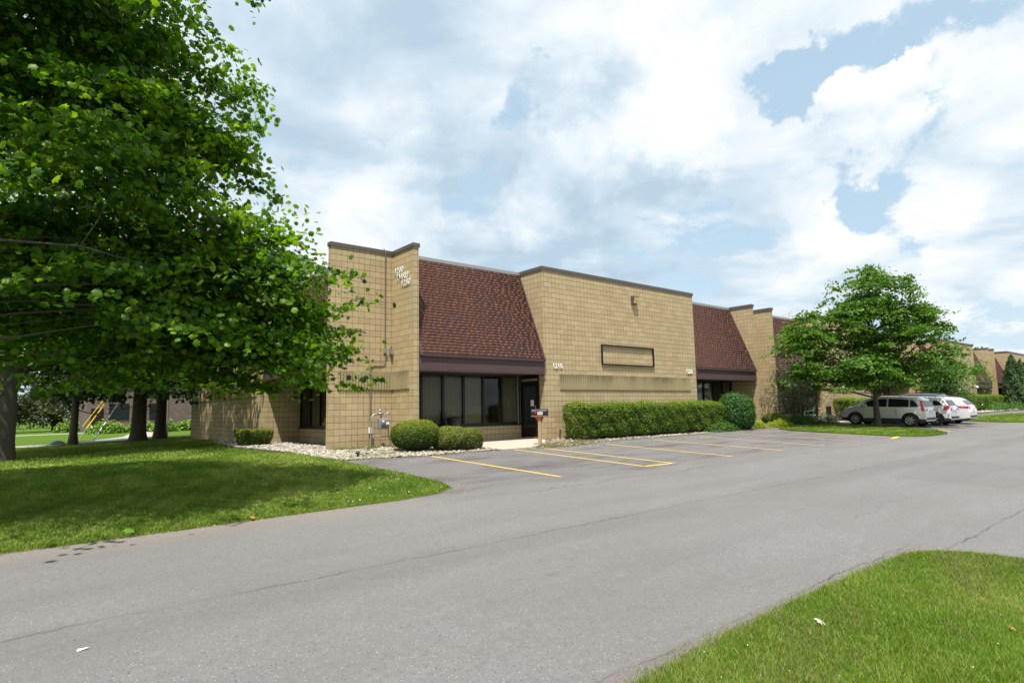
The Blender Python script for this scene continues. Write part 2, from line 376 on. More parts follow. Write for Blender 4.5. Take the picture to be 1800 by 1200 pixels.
def asphalt_mat():
    m, t, b = newmat('old_asphalt'); p = objco(t); x, y, z = t.sep(p)
    f1 = t.noise(p, 120, 3, .75); f2 = t.noise(p, 38, 4, .7); mid = t.noise(t.comb(t.math('MULTIPLY', x, .35), y, 0), .9, 6, .6); big = t.noise(p, .12, 4, .55)
    c = t.mix(f2, (.118, .112, .109), (.186, .179, .173))
    f3 = t.noise(p, 16, 5, .75)
    c = t.mix(.5, c, t.ramp(f3, [(.3, (.075, .069, .069)), (.7, (.25, .24, .228))]))
    c = t.mix(.55, c, t.ramp(f1, [(.28, (.05, .047, .047)), (.72, (.28, .27, .26))]))
    vor = t.new('ShaderNodeTexVoronoi'); t.put(vor.inputs['Vector'], p); vor.inputs['Scale'].default_value = 70
    rc = t.sep(vor.outputs['Color'])[0]
    c = t.mix(t.math('MULTIPLY', t.math('GREATER_THAN', rc, .93), t.math('LESS_THAN', vor.outputs['Distance'], .34)), c, (.40, .385, .36))
    c = t.mix(t.math('MULTIPLY', t.math('LESS_THAN', rc, .07), t.math('LESS_THAN', vor.outputs['Distance'], .4)), c, (.04, .038, .038))
    c = t.mix(t.ramp(mid, [(.35, .0), (.7, .48)]), c, (.118, .105, .102))
    sp = t.noise(p, 2.3, 5, .7); c = t.mix(t.ramp(sp, [(.66, .0), (.74, .35)]), c, (.06, .055, .055)); c = t.mix(t.ramp(t.noise(p, 4.1, 6, .75), [(.3, .28), (.42, .0)]), c, (.27, .255, .235))
    c = t.mix(t.ramp(big, [(.35, .0), (.7, .28)]), c, (.20, .19, .178))
    pa = t.math('MULTIPLY', t.math('MULTIPLY', t.step(x, 14.6, 14.64), t.step(x, 19.4, 19.36)), t.math('MULTIPLY', t.step(y, 3.0, 3.04), t.step(y, 5.2, 5.16)))
    c = t.mix(t.math('MULTIPLY', pa, .20), c, (.10, .096, .094))
    for ty_ in (4.2, 5.6, 7.0):
        tw = t.math('ABSOLUTE', t.math('SUBTRACT', y, t.math('ADD', ty_, t.math('MULTIPLY', t.math('SUBTRACT', t.noise(t.comb(t.math('MULTIPLY', x, .25), 0, 0), 1, 2), .5), .6))))
        c = t.mix(t.math('MULTIPLY', t.step(tw, .42, .1), .10), c, (.10, .095, .093))
    # stall area is a darker, browner surface with drip stains
    lot = t.step(y, 8.9, 9.6)
    c = t.mix(t.math('MULTIPLY', lot, .30), c, (.112, .098, .096))
    st = t.noise(t.comb(t.math('MULTIPLY', x, .5), t.math('MULTIPLY', y, 1.6), 3.0), .9, 6, .7)
    c = t.mix(t.math('MULTIPLY', t.ramp(st, [(.47, 0.0), (.66, .7)]), t.step(y, 8.2, 10.0)), c, (.068, .058, .060))
    # dust washed along the lawn edge
    ed = t.math('MULTIPLY', t.step(t.math('ABSOLUTE', t.math('SUBTRACT', y, 9.2)), .9, .0), t.step(x, 6.5, 4.0))
    c = t.mix(t.math('MULTIPLY', ed, t.ramp(mid, [(.3, .15), (.7, .65)])), c, (.24, .20, .155))
    c = t.mix(1.0, c, (1.05, 1.055, 1.06), 'MULTIPLY')
    def crack(line, w, amt, sc, amp, x0, x1, colr):
        nonlocal c
        wob = t.math('MULTIPLY', t.math('SUBTRACT', t.noise(p, sc, 6, .7), .5), amp)
        d = t.math('ABSOLUTE', t.math('ADD', line, wob))
        k = t.math('MULTIPLY', t.step(d, w, w*.25), t.math('MULTIPLY', t.step(x, x0, x0+.6), t.step(x, x1+.6, x1)))
        c = t.mix(t.math('MULTIPLY', k, amt), c, colr)
    gap = t.ramp(t.noise(p, 1.3, 3), [(.36, .25), (.6, 1.0)])
    crack(t.math('SUBTRACT', y, 6.05), .035, t.math('MULTIPLY', gap, .42), 1.6, .35, -6, 60, (.045, .035, .035))
    crack(t.math('SUBTRACT', y, 5.85), .5, .18, .6, .9, -8, 90, (.10, .085, .08))
    crack(t.math('SUBTRACT', y, 2.42), .018, t.math('MULTIPLY', gap, .75), 2.2, .22, 8.2, 16, (.03, .025, .024))
    crack(t.math('SUBTRACT', y, 2.80), .012, t.math('MULTIPLY', gap, .8), 2.6, .26, 2.0, 8.0, (.022, .018, .017))
    crack(t.math('SUBTRACT', y, 2.72), .16, t.math('MULTIPLY', t.ramp(mid, [(.3, .2), (.7, .8)]), .55), 1.5, .2, -2.0, 8.2, (.13, .10, .075))
    crack(t.math('SUBTRACT', y, 8.6), .03, t.math('MULTIPLY', gap, .6), .5, 1.1, 7, 40, (.05, .045, .044))
    crack(t.math('SUBTRACT', t.math('ADD', y, t.math('MULTIPLY', x, .35)), 14.5), .018, t.math('MULTIPLY', gap, .5), .8, 1.4, 7, 26, (.04, .035, .034))
    crack(t.math('SUBTRACT', y, 3.9), .02, t.math('MULTIPLY', gap, .45), .7, 1.3, 9, 60, (.05, .045, .044))
    t.put(b.inputs['Base Color'], c); b.inputs['Roughness'].default_value = .92; b.inputs['Specular IOR Level'].default_value = .25
    t.put(b.inputs['Normal'], t.bump(t.math('ADD', f1, f2), .8, .008)); return m
M['asphalt'] = asphalt_mat()
def lawn_mat(name, a, bb, cc):
    m, t, b = newmat(name); p = objco(t)
    c = t.mix(t.noise(p, 30, 5, .7), a, bb); c = t.mix(t.ramp(t.noise(p, .7, 5, .6), [(.4, 0.0), (.75, .6)]), c, cc)
    t.put(b.inputs['Base Color'], c); b.inputs['Roughness'].default_value = .95; b.inputs['Specular IOR Level'].default_value = .1
    t.put(b.inputs['Normal'], t.bump(t.noise(p, 25, 4, .7), 1, .03)); return m
M['lawn'] = lawn_mat('lawn_soil_and_turf', (.035, .08, .006), (.095, .17, .012), (.12, .18, .025))
M['soil'] = lawn_mat('bed_soil', (.11, .09, .06), (.22, .18, .12), (.15, .14, .07))
def line_mat():
    m, t, b = newmat('worn_yellow_paint'); p = objco(t)
    n = t.noise(p, 9, 6, .75); wear = t.ramp(n, [(.50, 0.0), (.66, .75)])
    x, y, z = t.sep(p); wear = t.math('MAXIMUM', wear, t.math('MULTIPLY', t.step(x, 12, 32), .62))
    c = t.mix(wear, (.62, .43, .065), (.30, .245, .15))
    t.put(b.inputs['Base Color'], c); b.inputs['Roughness'].default_value = .75; return m
M['line'] = line_mat()
M['line2'] = plain('fresh_yellow_paint', (.75, .50, .03), .6, var=.1)
def stone_mat(name, stops):
    m, t, b = newmat(name); at = t.new('ShaderNodeAttribute', attribute_name='tint').outputs['Fac']
    c = t.ramp(at, stops); c = t.mix(.3, c, t.mix(t.noise(objco(t), 60, 3), (.1, .09, .07), (.6, .55, .46)))
    t.put(b.inputs['Base Color'], c); b.inputs['Roughness'].default_value = .85; return m
M['stone'] = stone_mat('river_stone', [(0, (.07, .06, .05)), (.35, (.21, .18, .14)), (.7, (.38, .33, .26)), (1, (.66, .62, .54))])
M['mulch'] = stone_mat('wood_chip', [(0, (.07, .05, .03)), (.4, (.20, .15, .09)), (.75, (.34, .28, .18)), (1, (.5, .44, .32))])
def farbrick():
    m, t, b = newmat('brown_brick'); g = t.new('ShaderNodeNewGeometry'); x, y, z = t.sep(g.outputs['Position'])
    n = t.new('ShaderNodeTexBrick'); t.put(n.inputs['Vector'], t.comb(t.math('ADD', x, y), z, 0)); n.inputs['Scale'].default_value = 1
    n.inputs['Brick Width'].default_value = .30; n.inputs['Row Height'].default_value = .12; n.inputs['Mortar Size'].default_value = .012
    n.inputs['Color1'].default_value = (.13, .092, .078, 1); n.inputs['Color2'].default_value = (.18, .13, .11, 1); n.inputs['Mortar'].default_value = (.09, .07, .06, 1)
    t.put(b.inputs['Base Color'], n.outputs['Color']); b.inputs['Roughness'].default_value = .9; return m
M['brick'] = farbrick()
def window_glass():
    m, t, b = newmat('tinted_window_glass')
    fr = t.new('ShaderNodeFresnel'); fr.inputs[0].default_value = 1.5
    tr = t.new('ShaderNodeBsdfTransparent'); tr.inputs[0].default_value = (.67, .67, .62, 1)
    gl = t.new('ShaderNodeBsdfGlossy'); gl.inputs['Roughness'].default_value = .02; gl.inputs[0].default_value = (.9, .93, .95, 1)
    mx = t.new('ShaderNodeMixShader'); t.put(mx.inputs[0], t.math('MULTIPLY', fr.outputs[0], .40)); t.l.new(tr.outputs[0], mx.inputs[1]); t.l.new(gl.outputs[0], mx.inputs[2])
    t.l.new(mx.outputs[0], m.node_tree.nodes['Material Output'].inputs[0]); return m
M['glass'] = window_glass()

# ------------------------------------------------------------------ ground sheets
def sheet(name, rects, off, mat, kind='structure'):
    mb = MB()
    for (x0, x1, y0, y1) in rects:
        xs = sorted({x0, x1} | {b for b in (-40, 90) if x0 < b < x1}); ys = sorted({y0, y1} | {b for b in (-6, 18.6) if y0 < b < y1})
        for i in range(len(xs)-1):
            for j in range(len(ys)-1):
                q = [(xs[i], ys[j]), (xs[i+1], ys[j]), (xs[i+1], ys[j+1]), (xs[i], ys[j+1])]
                mb.add([(x, y, G(x, y)+off) for x, y in q], [(0, 1, 2, 3)])
    return tag(mb.build(name, mat, recalc=False), kind=kind)
def poly_sheet(name, poly, off, mat, kind='structure', skirt=.05, hump=0):
    v = [(x, y, G(x, y)+off) for x, y in poly]; n = len(v)
    tri = tessellate_polygon([[Vector((x, y, 0)) for x, y in poly]])
    mb = MB(); mb.add(v, [tuple(q) for q in tri])
    if skirt: mb.add(v+[(x, y, z-skirt) for x, y, z in v], [(i, (i+1) % n, (i+1) % n+n, i+n) for i in range(n)])
    o = mb.build(name, mat); return tag(o, kind=kind)
def wob(pts, step=.35, amp=.05, seed=1):
    r = random.Random(seed); out = []
    for i, a in enumerate(pts):
        b = pts[(i+1) % len(pts)]; L = math.dist(a, b); k = max(1, min(80, int(L/step)))
        for j in range(k):
            f = j/k; out.append((a[0]+(b[0]-a[0])*f+r.uniform(-amp, amp), a[1]+(b[1]-a[1])*f+r.uniform(-amp, amp)))
    return out
sheet('ground', [(-600, 900, -200, 1500)], -.035, M['lawn'])
sheet('driveway', [(-120, 320, 2.2, 9.9), (8.1, 320, -60, 2.2), (6.3, 27.8, 9.9, 15.7), (27.8, 35.2, 9.9, 15.6), (35.2, 46.0, 9.9, 15.9), (46.0, 320, 9.9, 14.3)], 0, M['asphalt'])
LAWN = wob([(-26, 9.28), (4.8, 9.28)], .3, .04, 2)[:0]
lawn_edge = [(-26, 9.25), (1.0, 9.22), (3.2, 9.3), (5.1, 9.36), (6.0, 9.52), (6.5, 9.85), (6.72, 10.4), (6.78, 11.4), (6.8, 12.9), (6.78, 15.2), (6.5, 18.6), (-26, 18.6)]
r2 = random.Random(5)
def jag(poly, idx0, idx1, step=.22, amp=.045):
    out = []
    for i, a in enumerate(poly):
        out.append(a)
        if idx0 <= i < idx1:
            b = poly[(i+1) % len(poly)]; k = min(120, int(math.dist(a, b)/step))
            for j in range(1, k):
                f = j/k; out.append((a[0]+(b[0]-a[0])*f+r2.uniform(-amp, amp), a[1]+(b[1]-a[1])*f+r2.uniform(-amp, amp)))
    return out
lawn_left = jag(lawn_edge, 0, 10); poly_sheet('lawn', lawn_left, .02, M['lawn'])
right_edge = [(-20, 2.62), (3.2, 2.60), (5.3, 2.66), (7.3, 2.62), (7.9, 2.60), (8.2, 2.45), (8.42, 2.1), (8.55, 1.7), (8.75, .5), (9.0, -3), (9.2, -5.9), (-20, -5.9)]
lawn_right = jag(right_edge, 0, 10, .12, .06); poly_sheet('verge', lawn_right, .02, M['lawn'])
isl = [(28.9, 14.75), (28.15, 13.6), (27.9, 11.5), (27.9, 9.6), (28.3, 8.8), (29.4, 8.45), (31.3, 8.5), (33.2, 9.4), (34.6, 11.0), (35.0, 12.6), (35.0, 14.6), (32.0, 14.95)]
island = jag(isl, 0, 12, .3, .05); poly_sheet('grass_island', island, .05, M['lawn'])
isl2 = [(46.2, 12.5), (45.3, 11.2), (45.2, 9.2), (46.2, 8.5), (62, 8.6), (63, 10.5), (62, 12.4)]
island2 = jag(isl2, 0, 7, .5, .06); poly_sheet('grass_island', island2, .05, M['lawn'])
isl3 = [(70, 12.0), (69, 9.0), (90, 9.0), (90, 12.2)]
poly_sheet('grass_island', isl3, .05, M['lawn'])
# walk to the door, beds
walk = [(12.0, 15.15), (13.5, 15.15), (13.95, 15.5), (15.0, 16.4), (15.74, 17.2), (15.74, 18.58), (11.2, 18.58), (11.2, 17.6), (12.0, 16.9)]
poly_sheet('walkway', walk, .03, M['concrete'])
poly_sheet('walkway', [(36.9, 15.7), (39.4, 15.7), (39.4, 18.5), (36.6, 18.5)], .03, M['concrete'])
bed_rock = wob([(6.86, 15.62), (9.4, 15.25), (11.98, 15.25), (11.98, 16.9), (11.18, 17.6), (11.18, 18.5), (7.76, 18.59), (7.74, 25), (7.74, 28), (6.9, 27.5), (6.4, 22), (6.62, 18.6)], .3, .03, 4)
rock1 = [(6.86, 15.62), (9.4, 15.25), (11.98, 15.25), (11.98, 16.9), (11.18, 17.6), (11.18, 18.59), (6.62, 18.59)]
poly_sheet('planting_bed', jag(rock1, 0, 2, .3, .04), .012, M['soil'])
rock1b = [(6.62, 18.61), (9.1, 18.61), (9.1, 24.9), (7.7, 25.1), (7.7, 30), (6.9, 29), (6.4, 24)]
poly_sheet('planting_bed', rock1b, .012, M['soil'])
bed2 = [(13.4, 14.85), (14.6, 14.75), (16.7, 15.3), (21.8, 15.35), (25.8, 15.5), (29.0, 15.75), (33.4, 15.4), (36.8, 15.75), (36.6, 18.58), (33.79, 18.58), (33.7, 17.16), (15.9, 17.16), (15.0, 16.35), (13.98, 15.46)]
poly_sheet('planting_bed', jag(bed2, 0, 8, .3, .05), .014, M['soil'])
bed3 = [(39.5, 15.95), (46, 15.9), (60, 14.9), (90, 14.9), (90, 17.1), (39.5, 17.1)]
poly_sheet('planting_bed', bed3, .014, M['soil'])
# parking stall paint
def line(name, a, b, w=.10, mat='line', off=.006):
    a, b = Vector(a), Vector(b); d = (b-a).normalized(); n = Vector((-d.y, d.x))*w/2
    k = 8; mb = MB(); L = []
    for i in range(k+1):
        p = a+(b-a)*i/k; L += [p+n, p-n]
    mb.add([(p.x, p.y, G(p.x, p.y)+off) for p in L], [(2*i, 2*i+1, 2*i+3, 2*i+2) for i in range(k)])
    return tag(mb.build(name, M[mat], recalc=False), kind='structure')
for a, b in (((9.33, 15.0), (9.24, 9.65)), ((12.42, 15.05), (12.10, 9.62)), ((13.42, 14.75), (13.18, 9.56)), ((16.15, 14.5), (15.85, 9.5)), ((18.95, 14.6), (18.65, 9.45)), ((21.75, 14.5), (21.3, 9.35)),
             ((24.5, 14.7), (24.1, 9.3)), ((27.5, 14.9), (27.0, 9.3))):
    line('parking_line', a, b)
line('parking_line', (12.05, 9.64), (13.23, 9.58), .11)
line('parking_line', (26.55, 9.05), (27.85, 9.25), .14, 'line2', .008)
line('parking_line', (33.2, 8.9), (34.4, 9.7), .10, 'line2', .008)
line('parking_line', (38.2, 15.2), (38.0, 9.6)); line('parking_line', (41.0, 15.2), (40.8, 9.6)); line('parking_line', (43.8, 15.2), (43.6, 9.6))
line('parking_line', (48.5, 8.1), (49.6, 8.25), .12, 'line2')

# ------------------------------------------------------------------ grass blades
def inpoly(P, poly):
    x, y = P[:, 0], P[:, 1]; c = np.zeros(len(P), bool); n = len(poly)
    for i in range(n):
        x1, y1 = poly[i]; x2, y2 = poly[(i+1) % n]
        if y1 == y2: continue
        k = ((y1 > y) != (y2 > y)) & (x < (x2-x1)*(y-y1)/(y2-y1)+x1); c ^= k
    return c
def vG(x, y): return .035*np.clip(y, -6, 18.6)+.005*np.clip(x, -40, 90)
def blades(name, P, h, w, tint, mat, rs, off=.02):
    n = len(P); z = vG(P[:, 0], P[:, 1])+off-.005
    base = np.c_[P, z]; a = rs.uniform(0, 2*np.pi, n); d = np.c_[np.cos(a), np.sin(a), np.zeros(n)]
    la = rs.uniform(0, 2*np.pi, n); lean = np.c_[np.cos(la), np.sin(la), np.zeros(n)]*(h*rs.uniform(.1, .9, n))[:, None]
    up = np.c_[np.zeros(n), np.zeros(n), h]
    W_ = (w/2)[:, None]*d
    V = np.stack([base-W_, base+W_, base+up*.55+lean*.3-W_*.75, base+up*.55+lean*.3+W_*.75, base+up*.9+lean], 1)
    k = 5; FT = np.array([(0, 1, 3), (0, 3, 2), (2, 3, 4)])[None]+(np.arange(n)*k)[:, None, None]
    return tag(np_mesh(name, V.reshape(-1, 3), FT.reshape(-1, 3), np.repeat(tint, k), mat), kind='stuff')
def lownoise(P, s, seed):
    rs = np.random.RandomState(seed); o = np.zeros(len(P))
    for i in range(7):
        k = rs.normal(size=2)*s*(1+i*.5); o += np.sin(P@k+rs.uniform(0, 6.28))/(1+i*.4)
    return o/3.2
def turf(poly, box, n, hh, ww, seed, tb=.5, name='grass', bias=None, off=.02, off_ok=None):
    rs = np.random.RandomState(seed); x0, x1, y0, y1 = box
    P = np.c_[rs.uniform(x0, x1, n), rs.uniform(y0, y1, n)]
    P = P[inpoly(P, poly)]; ln = lownoise(P, 1.1, seed); ln2 = lownoise(P, 5, seed+1)
    keep = rs.uniform(0, 1, len(P)) < np.clip(.75+.5*ln2, .25, 1); P, ln, ln2 = P[keep], ln[keep], ln2[keep]
    h = rs.uniform(.5, 1.2, len(P))*hh*(1+.35*ln2+.2*ln); w = rs.uniform(.7, 1.3, len(P))*ww
    ln3 = lownoise(P, .45, seed+2); tint = np.clip(tb+.04+.30*ln+.20*ln2+.26*ln3+rs.normal(0, .18, len(P)), 0, 1)
    return blades(name, P, np.maximum(h, .01), w, tint, M['grass'], rs, off)
turf(lawn_right, (2.3, 9.3, -.8, 2.75), 330000, .052, .0042, 11, .56)
turf(lawn_left, (-3, 6.85, 9.2, 13.2), 210000, .05, .009, 12, .5)
turf(lawn_left, (-4, 6.85, 13.2, 18.6), 130000, .05, .014, 13, .5)
LB = [(-12, 18.6), (6.5, 18.6), (6.3, 24), (6.9, 29.5), (7.6, 30), (7.6, 41), (-12, 41)]
turf(LB, (-6, 7.7, 18.6, 34), 90000, .055, .024, 14, .48, off=-.03)
turf(island, (27.5, 35.2, 8.3, 15), 40000, .06, .018, 15, .42, off=.05)
turf(island2, (45, 63, 8.3, 12.6), 26000, .07, .03, 16, .5, off=.05)
# unmown fringe and dry wisps along the asphalt edges
def fringe(pts, n, mat, seed, spread=.10, hh=.06, ww=.005, name='grass', tb=.6, off=.0):
    rs = np.random.RandomState(seed); pts = np.array(pts); seg = np.linalg.norm(np.diff(pts, axis=0), axis=1); cs = np.r_[0, np.cumsum(seg)]
    u = rs.uniform(0, cs[-1], n); P = np.c_[np.interp(u, cs, pts[:, 0]), np.interp(u, cs, pts[:, 1])]+rs.normal(0, spread, (n, 2))*(.5+.6*np.abs(lownoise(np.c_[u, u*0], 3, seed)))[:, None]
    blades(name, P, rs.uniform(.4, 1.2, n)*hh, rs.uniform(.7, 1.3, n)*ww, np.clip(rs.normal(tb, .2, n), 0, 1), M[mat], rs, off)
fringe(right_edge[1:9], 12000, 'grass', 21, .06, .055, .004)
def dryscatter(poly, box, n, seed, thr, hh, ww):
    rs = np.random.RandomState(seed); P = np.c_[rs.uniform(box[0], box[1], n), rs.uniform(box[2], box[3], n)]; P = P[inpoly(P, poly)]
    P = P[lownoise(P, 1.7, seed)+.35*lownoise(P, 6, seed+3)+rs.normal(0, .18, len(P)) > thr]
    blades('dry_grass', P, rs.uniform(.4, 1.1, len(P))*hh, rs.uniform(.7, 1.2, len(P))*ww, np.clip(rs.normal(.5, .2, len(P)), 0, 1), M['dry'], rs, .02)
dryscatter(lawn_right, (2.3, 9.3, -.8, 2.75), 120000, 5, .12, .050, .0042)
dryscatter(lawn_left, (-1, 6.85, 9.2, 17), 26000, 6, .42, .04, .010)
fringe(right_edge[1:9], 5000, 'dry', 22, .08, .04, .004, 'dry_grass', .4)
fringe([(-3, 9.25)]+lawn_edge[1:10], 9000, 'grass', 23, .05, .045, .008)
fringe([(-3, 9.2)]+lawn_edge[1:8], 3000, 'dry', 24, .06, .035, .008, 'dry_grass', .45)
fringe([(13.5, 14.95), (14.6, 15.1), (16.5, 15.5)], 1500, 'grass', 25, .3, .05, .012, tb=.5, off=.02)
fringe([(13.6, 15.0), (15.6, 15.5), (17.3, 16.2)], 5000, 'dry', 26, .35, .06, .012, 'dry_grass', .45, .02)
fringe([(7.0, 15.8), (8.2, 16.2), (10.2, 16.3)], 2600, 'dry', 27, .35, .05, .012, 'dry_grass', .5, .02)
fringe([(7.9, 18.35), (9.6, 18.3), (10.2, 17.4)], 2600, 'grass', 28, .18, .07, .012, tb=.5, off=.02)
fringe([(7.0, 15.8), (8.2, 16.4), (9.5, 16.6)], 1500, 'grass', 29, .3, .05, .012, tb=.6, off=.02)
# white clover heads in the lawn
def clover(poly, box, n, seed, sz):
    rs = np.random.RandomState(seed); P = np.c_[rs.uniform(box[0], box[1], n), rs.uniform(box[2], box[3], n)]; P = P[inpoly(P, poly)]
    ln = lownoise(P, .9, 33)+rs.normal(0, .4, len(P)); P = P[ln > .1]
    P3 = np.c_[P, vG(P[:, 0], P[:, 1])+.065]; N = rs.normal(size=P3.shape)+np.array([-.3, -1, 1])
    tag(scatter('clover', P3, N, rs.uniform(.6, 1.2, len(P))*sz, np.ones(len(P)), T_STAR, M['flower'], None, rs), kind='stuff')
clover(lawn_left, (3.5, 6.8, 9.4, 15), 420, 3, .018)
clover(lawn_right, (3, 9, -1, 2.6), 260, 4, .010)

# ------------------------------------------------------------------ stones and chips
def ico():
    f = (1+5**.5)/2; v = np.array([(-1, f, 0), (1, f, 0), (-1, -f, 0), (1, -f, 0), (0, -1, f), (0, 1, f), (0, -1, -f), (0, 1, -f), (f, 0, -1), (f, 0, 1), (-f, 0, -1), (-f, 0, 1)])/math.hypot(1, f)
    t_ = np.array([(0, 11, 5), (0, 5, 1), (0, 1, 7), (0, 7, 10), (0, 10, 11), (1, 5, 9), (5, 11, 4), (11, 10, 2), (10, 7, 6), (7, 1, 8), (3, 9, 4), (3, 4, 2), (3, 2, 6), (3, 6, 8), (3, 8, 9), (4, 9, 5), (2, 4, 11), (6, 2, 10), (8, 6, 7), (9, 8, 1)])
    return v, t_
def stones(name, poly, box, n, size, flat, mat, seed, off=.01, elong=1.4, kind='stuff', clump=0):
    rs = np.random.RandomState(seed); P = np.c_[rs.uniform(box[0], box[1], n), rs.uniform(box[2], box[3], n)]; P = P[inpoly(P, poly)]
    if clump: P = P[lownoise(P, 2.0, seed)+rs.normal(0, .3, len(P)) > -clump]
    n = len(P); v, t_ = ico(); s = rs.uniform(.5, 1.25, n)*size
    sc = np.stack([s*rs.uniform(1, elong, n), s, s*flat*rs.uniform(.7, 1.3, n)], 1)
    V = v[None]*sc[:, None, :]*rs.uniform(.8, 1.15, (n, 12, 1)); a = rs.uniform(0, 6.28, n); tl = rs.normal(0, .35, n)
    c_, s_ = np.cos(tl)[:, None], np.sin(tl)[:, None]; V[..., 0], V[..., 2] = V[..., 0]*c_-V[..., 2]*s_, V[..., 0]*s_+V[..., 2]*c_
    c_, s_ = np.cos(a)[:, None], np.sin(a)[:, None]; V[..., 0], V[..., 1] = V[..., 0]*c_-V[..., 1]*s_, V[..., 0]*s_+V[..., 1]*c_
    V += np.c_[P, vG(P[:, 0], P[:, 1])+off+sc[:, 2]*.5][:, None, :]
    FT = t_[None]+(np.arange(n)*12)[:, None, None]
    return tag(np_mesh(name, V.reshape(-1, 3), FT.reshape(-1, 3), np.repeat(np.clip(rs.normal(.55, .25, n), 0, 1), 12), mat), kind=kind)
stones('gravel', rock1, (6.6, 12, 15.2, 18.6), 6500, .040, .6, M['stone'], 31, clump=.15)
stones('gravel', rock1b, (6.2, 9.2, 18.6, 30), 6500, .045, .6, M['stone'], 32, clump=.35)
stones('gravel', bed2, (16.5, 34, 15.2, 17.2), 7000, .04, .5, M['stone'], 33, clump=.2)
stones('wood_chips', bed2, (13.4, 20, 14.7, 17.2), 5200, .05, .25, M['mulch'], 34, elong=2.6, clump=.3)
stones('wood_chips', rock1, (6.6, 12, 15.2, 18.6), 1800, .05, .3, M['mulch'], 35, elong=2.4, clump=.2)
stones('gravel', bed3, (58, 90, 14.9, 17.1), 2500, .09, .6, M['stone'], 36)
stones('grit', [(-3, 8.95), (6.9, 9.15), (7.1, 11), (6.85, 15.6), (6.7, 15.6), (6.7, 10.2), (6.2, 9.6), (-3, 9.3)], (-3, 7.2, 8.9, 15.6), 9000, .010, .6, M['mulch'], 37, off=.0, clump=.1)
stones('grit', [(2.3, 2.6), (8.2, 2.5), (8.9, 1.2), (9.05, 1.2), (8.5, 2.75), (2.3, 2.85)], (2.3, 9.1, 1.2, 2.9), 7000, .0055, .6, M['mulch'], 38, off=.0, clump=.1)
stones('grit', [(8.2, 14.0), (28, 13.8), (28, 15.6), (8.2, 15.4)], (8.2, 28, 13.8, 15.6), 2200, .012, .6, M['stone'], 39, off=.0, clump=.0)
def loose(name, lab, x, y, mat, s, gr=None):
    rs = np.random.RandomState(int(x*77+y*13) % 9999)
    o = scatter(name, np.array([[0, 0, .03*s/.1+.01]]), np.array([[.2, -.5, 1.]]), [s], np.array([.5]), T_MAPLE, M[mat], None, rs)
    o.location = (x, y, G(x, y)+.02); tag(o, lab, 'leaf', gr)
loose('fallen_leaf', 'pale upturned leaf lying on the near grass by the cracked asphalt edge', 4.95, 2.30, 'blind', .09)
loose('fallen_leaf', 'orange brown dead leaf in the near grass, the lower of the two at the right', 5.95, 1.32, 'leafb', .06)
loose('fallen_leaf', 'orange brown dead leaf in the near grass, the upper of the two at the right', 6.6, 1.65, 'leafb', .05)
loose('fallen_leaf', 'brown dead leaf on the edge of the big lawn beside the drive', 2.75, 9.24, 'leafb', .08)
loose('fallen_leaf', 'pale leaf at the near edge of the shaded lawn', 1.25, 9.3, 'hosta', .14)
mb = MB(); mb.add([(0, 0, .004), (.07, .01, .012), (.065, .045, .006), (.005, .04, .01)], [(0, 1, 2, 3)])
o = mb.build('paper_scrap', M['white']); o.location = (.45, 5.45, G(.45, 5.45)); tag(o, 'small white scrap of paper lying on the drive', 'litter')

# ------------------------------------------------------------------ office building
BL = thing('office_building', (0, 0, 0), 'long tan block office building with red brown shingled mansard bays', 'building')
YF, YB = 17.18, 18.6
ZT = 7.30
capn = [0]
def cap(x0, x1, y0, y1, mat='cap', z=ZT, h=.13, o=.03):
    capn[0] += 1; e = .0015*(capn[0] % 9)
    MB().box(x0-o-e, x1+o+e, y0-o-e, y1+o+e, z+.001*(capn[0] % 3), z+h+e).build('coping', M[mat], BL)
def wall(x0, x1, y0, y1, z0=-.1, z1=ZT, name='wall'):
    return MB().box(x0, x1, y0, y1, z0, z1).build(name, M['block'], BL)
def ribs(axis, a, b, face, out, z0=2.61, z1=3.215, name='ribbed_band'):
    """axis 'x': ribs spread along x on wall plane y=face, standing out towards out (+-1)"""
    mb = MB(); n = round((b-a)/.1016); pitch = (b-a)/n; d = .042*out
    for i in range(n):
        c = a+pitch*(i+.5); w = .033
        top = z1+rnd.uniform(-.01, .004)
        if axis == 'x': mb.box(c-w, c+w, face+.003*(-out), face+d, z0, top)
        else: mb.box(face+.003*(-out), face+d, c-w, c+w, z0, top)
    return mb.build(name, M['rib'], BL)
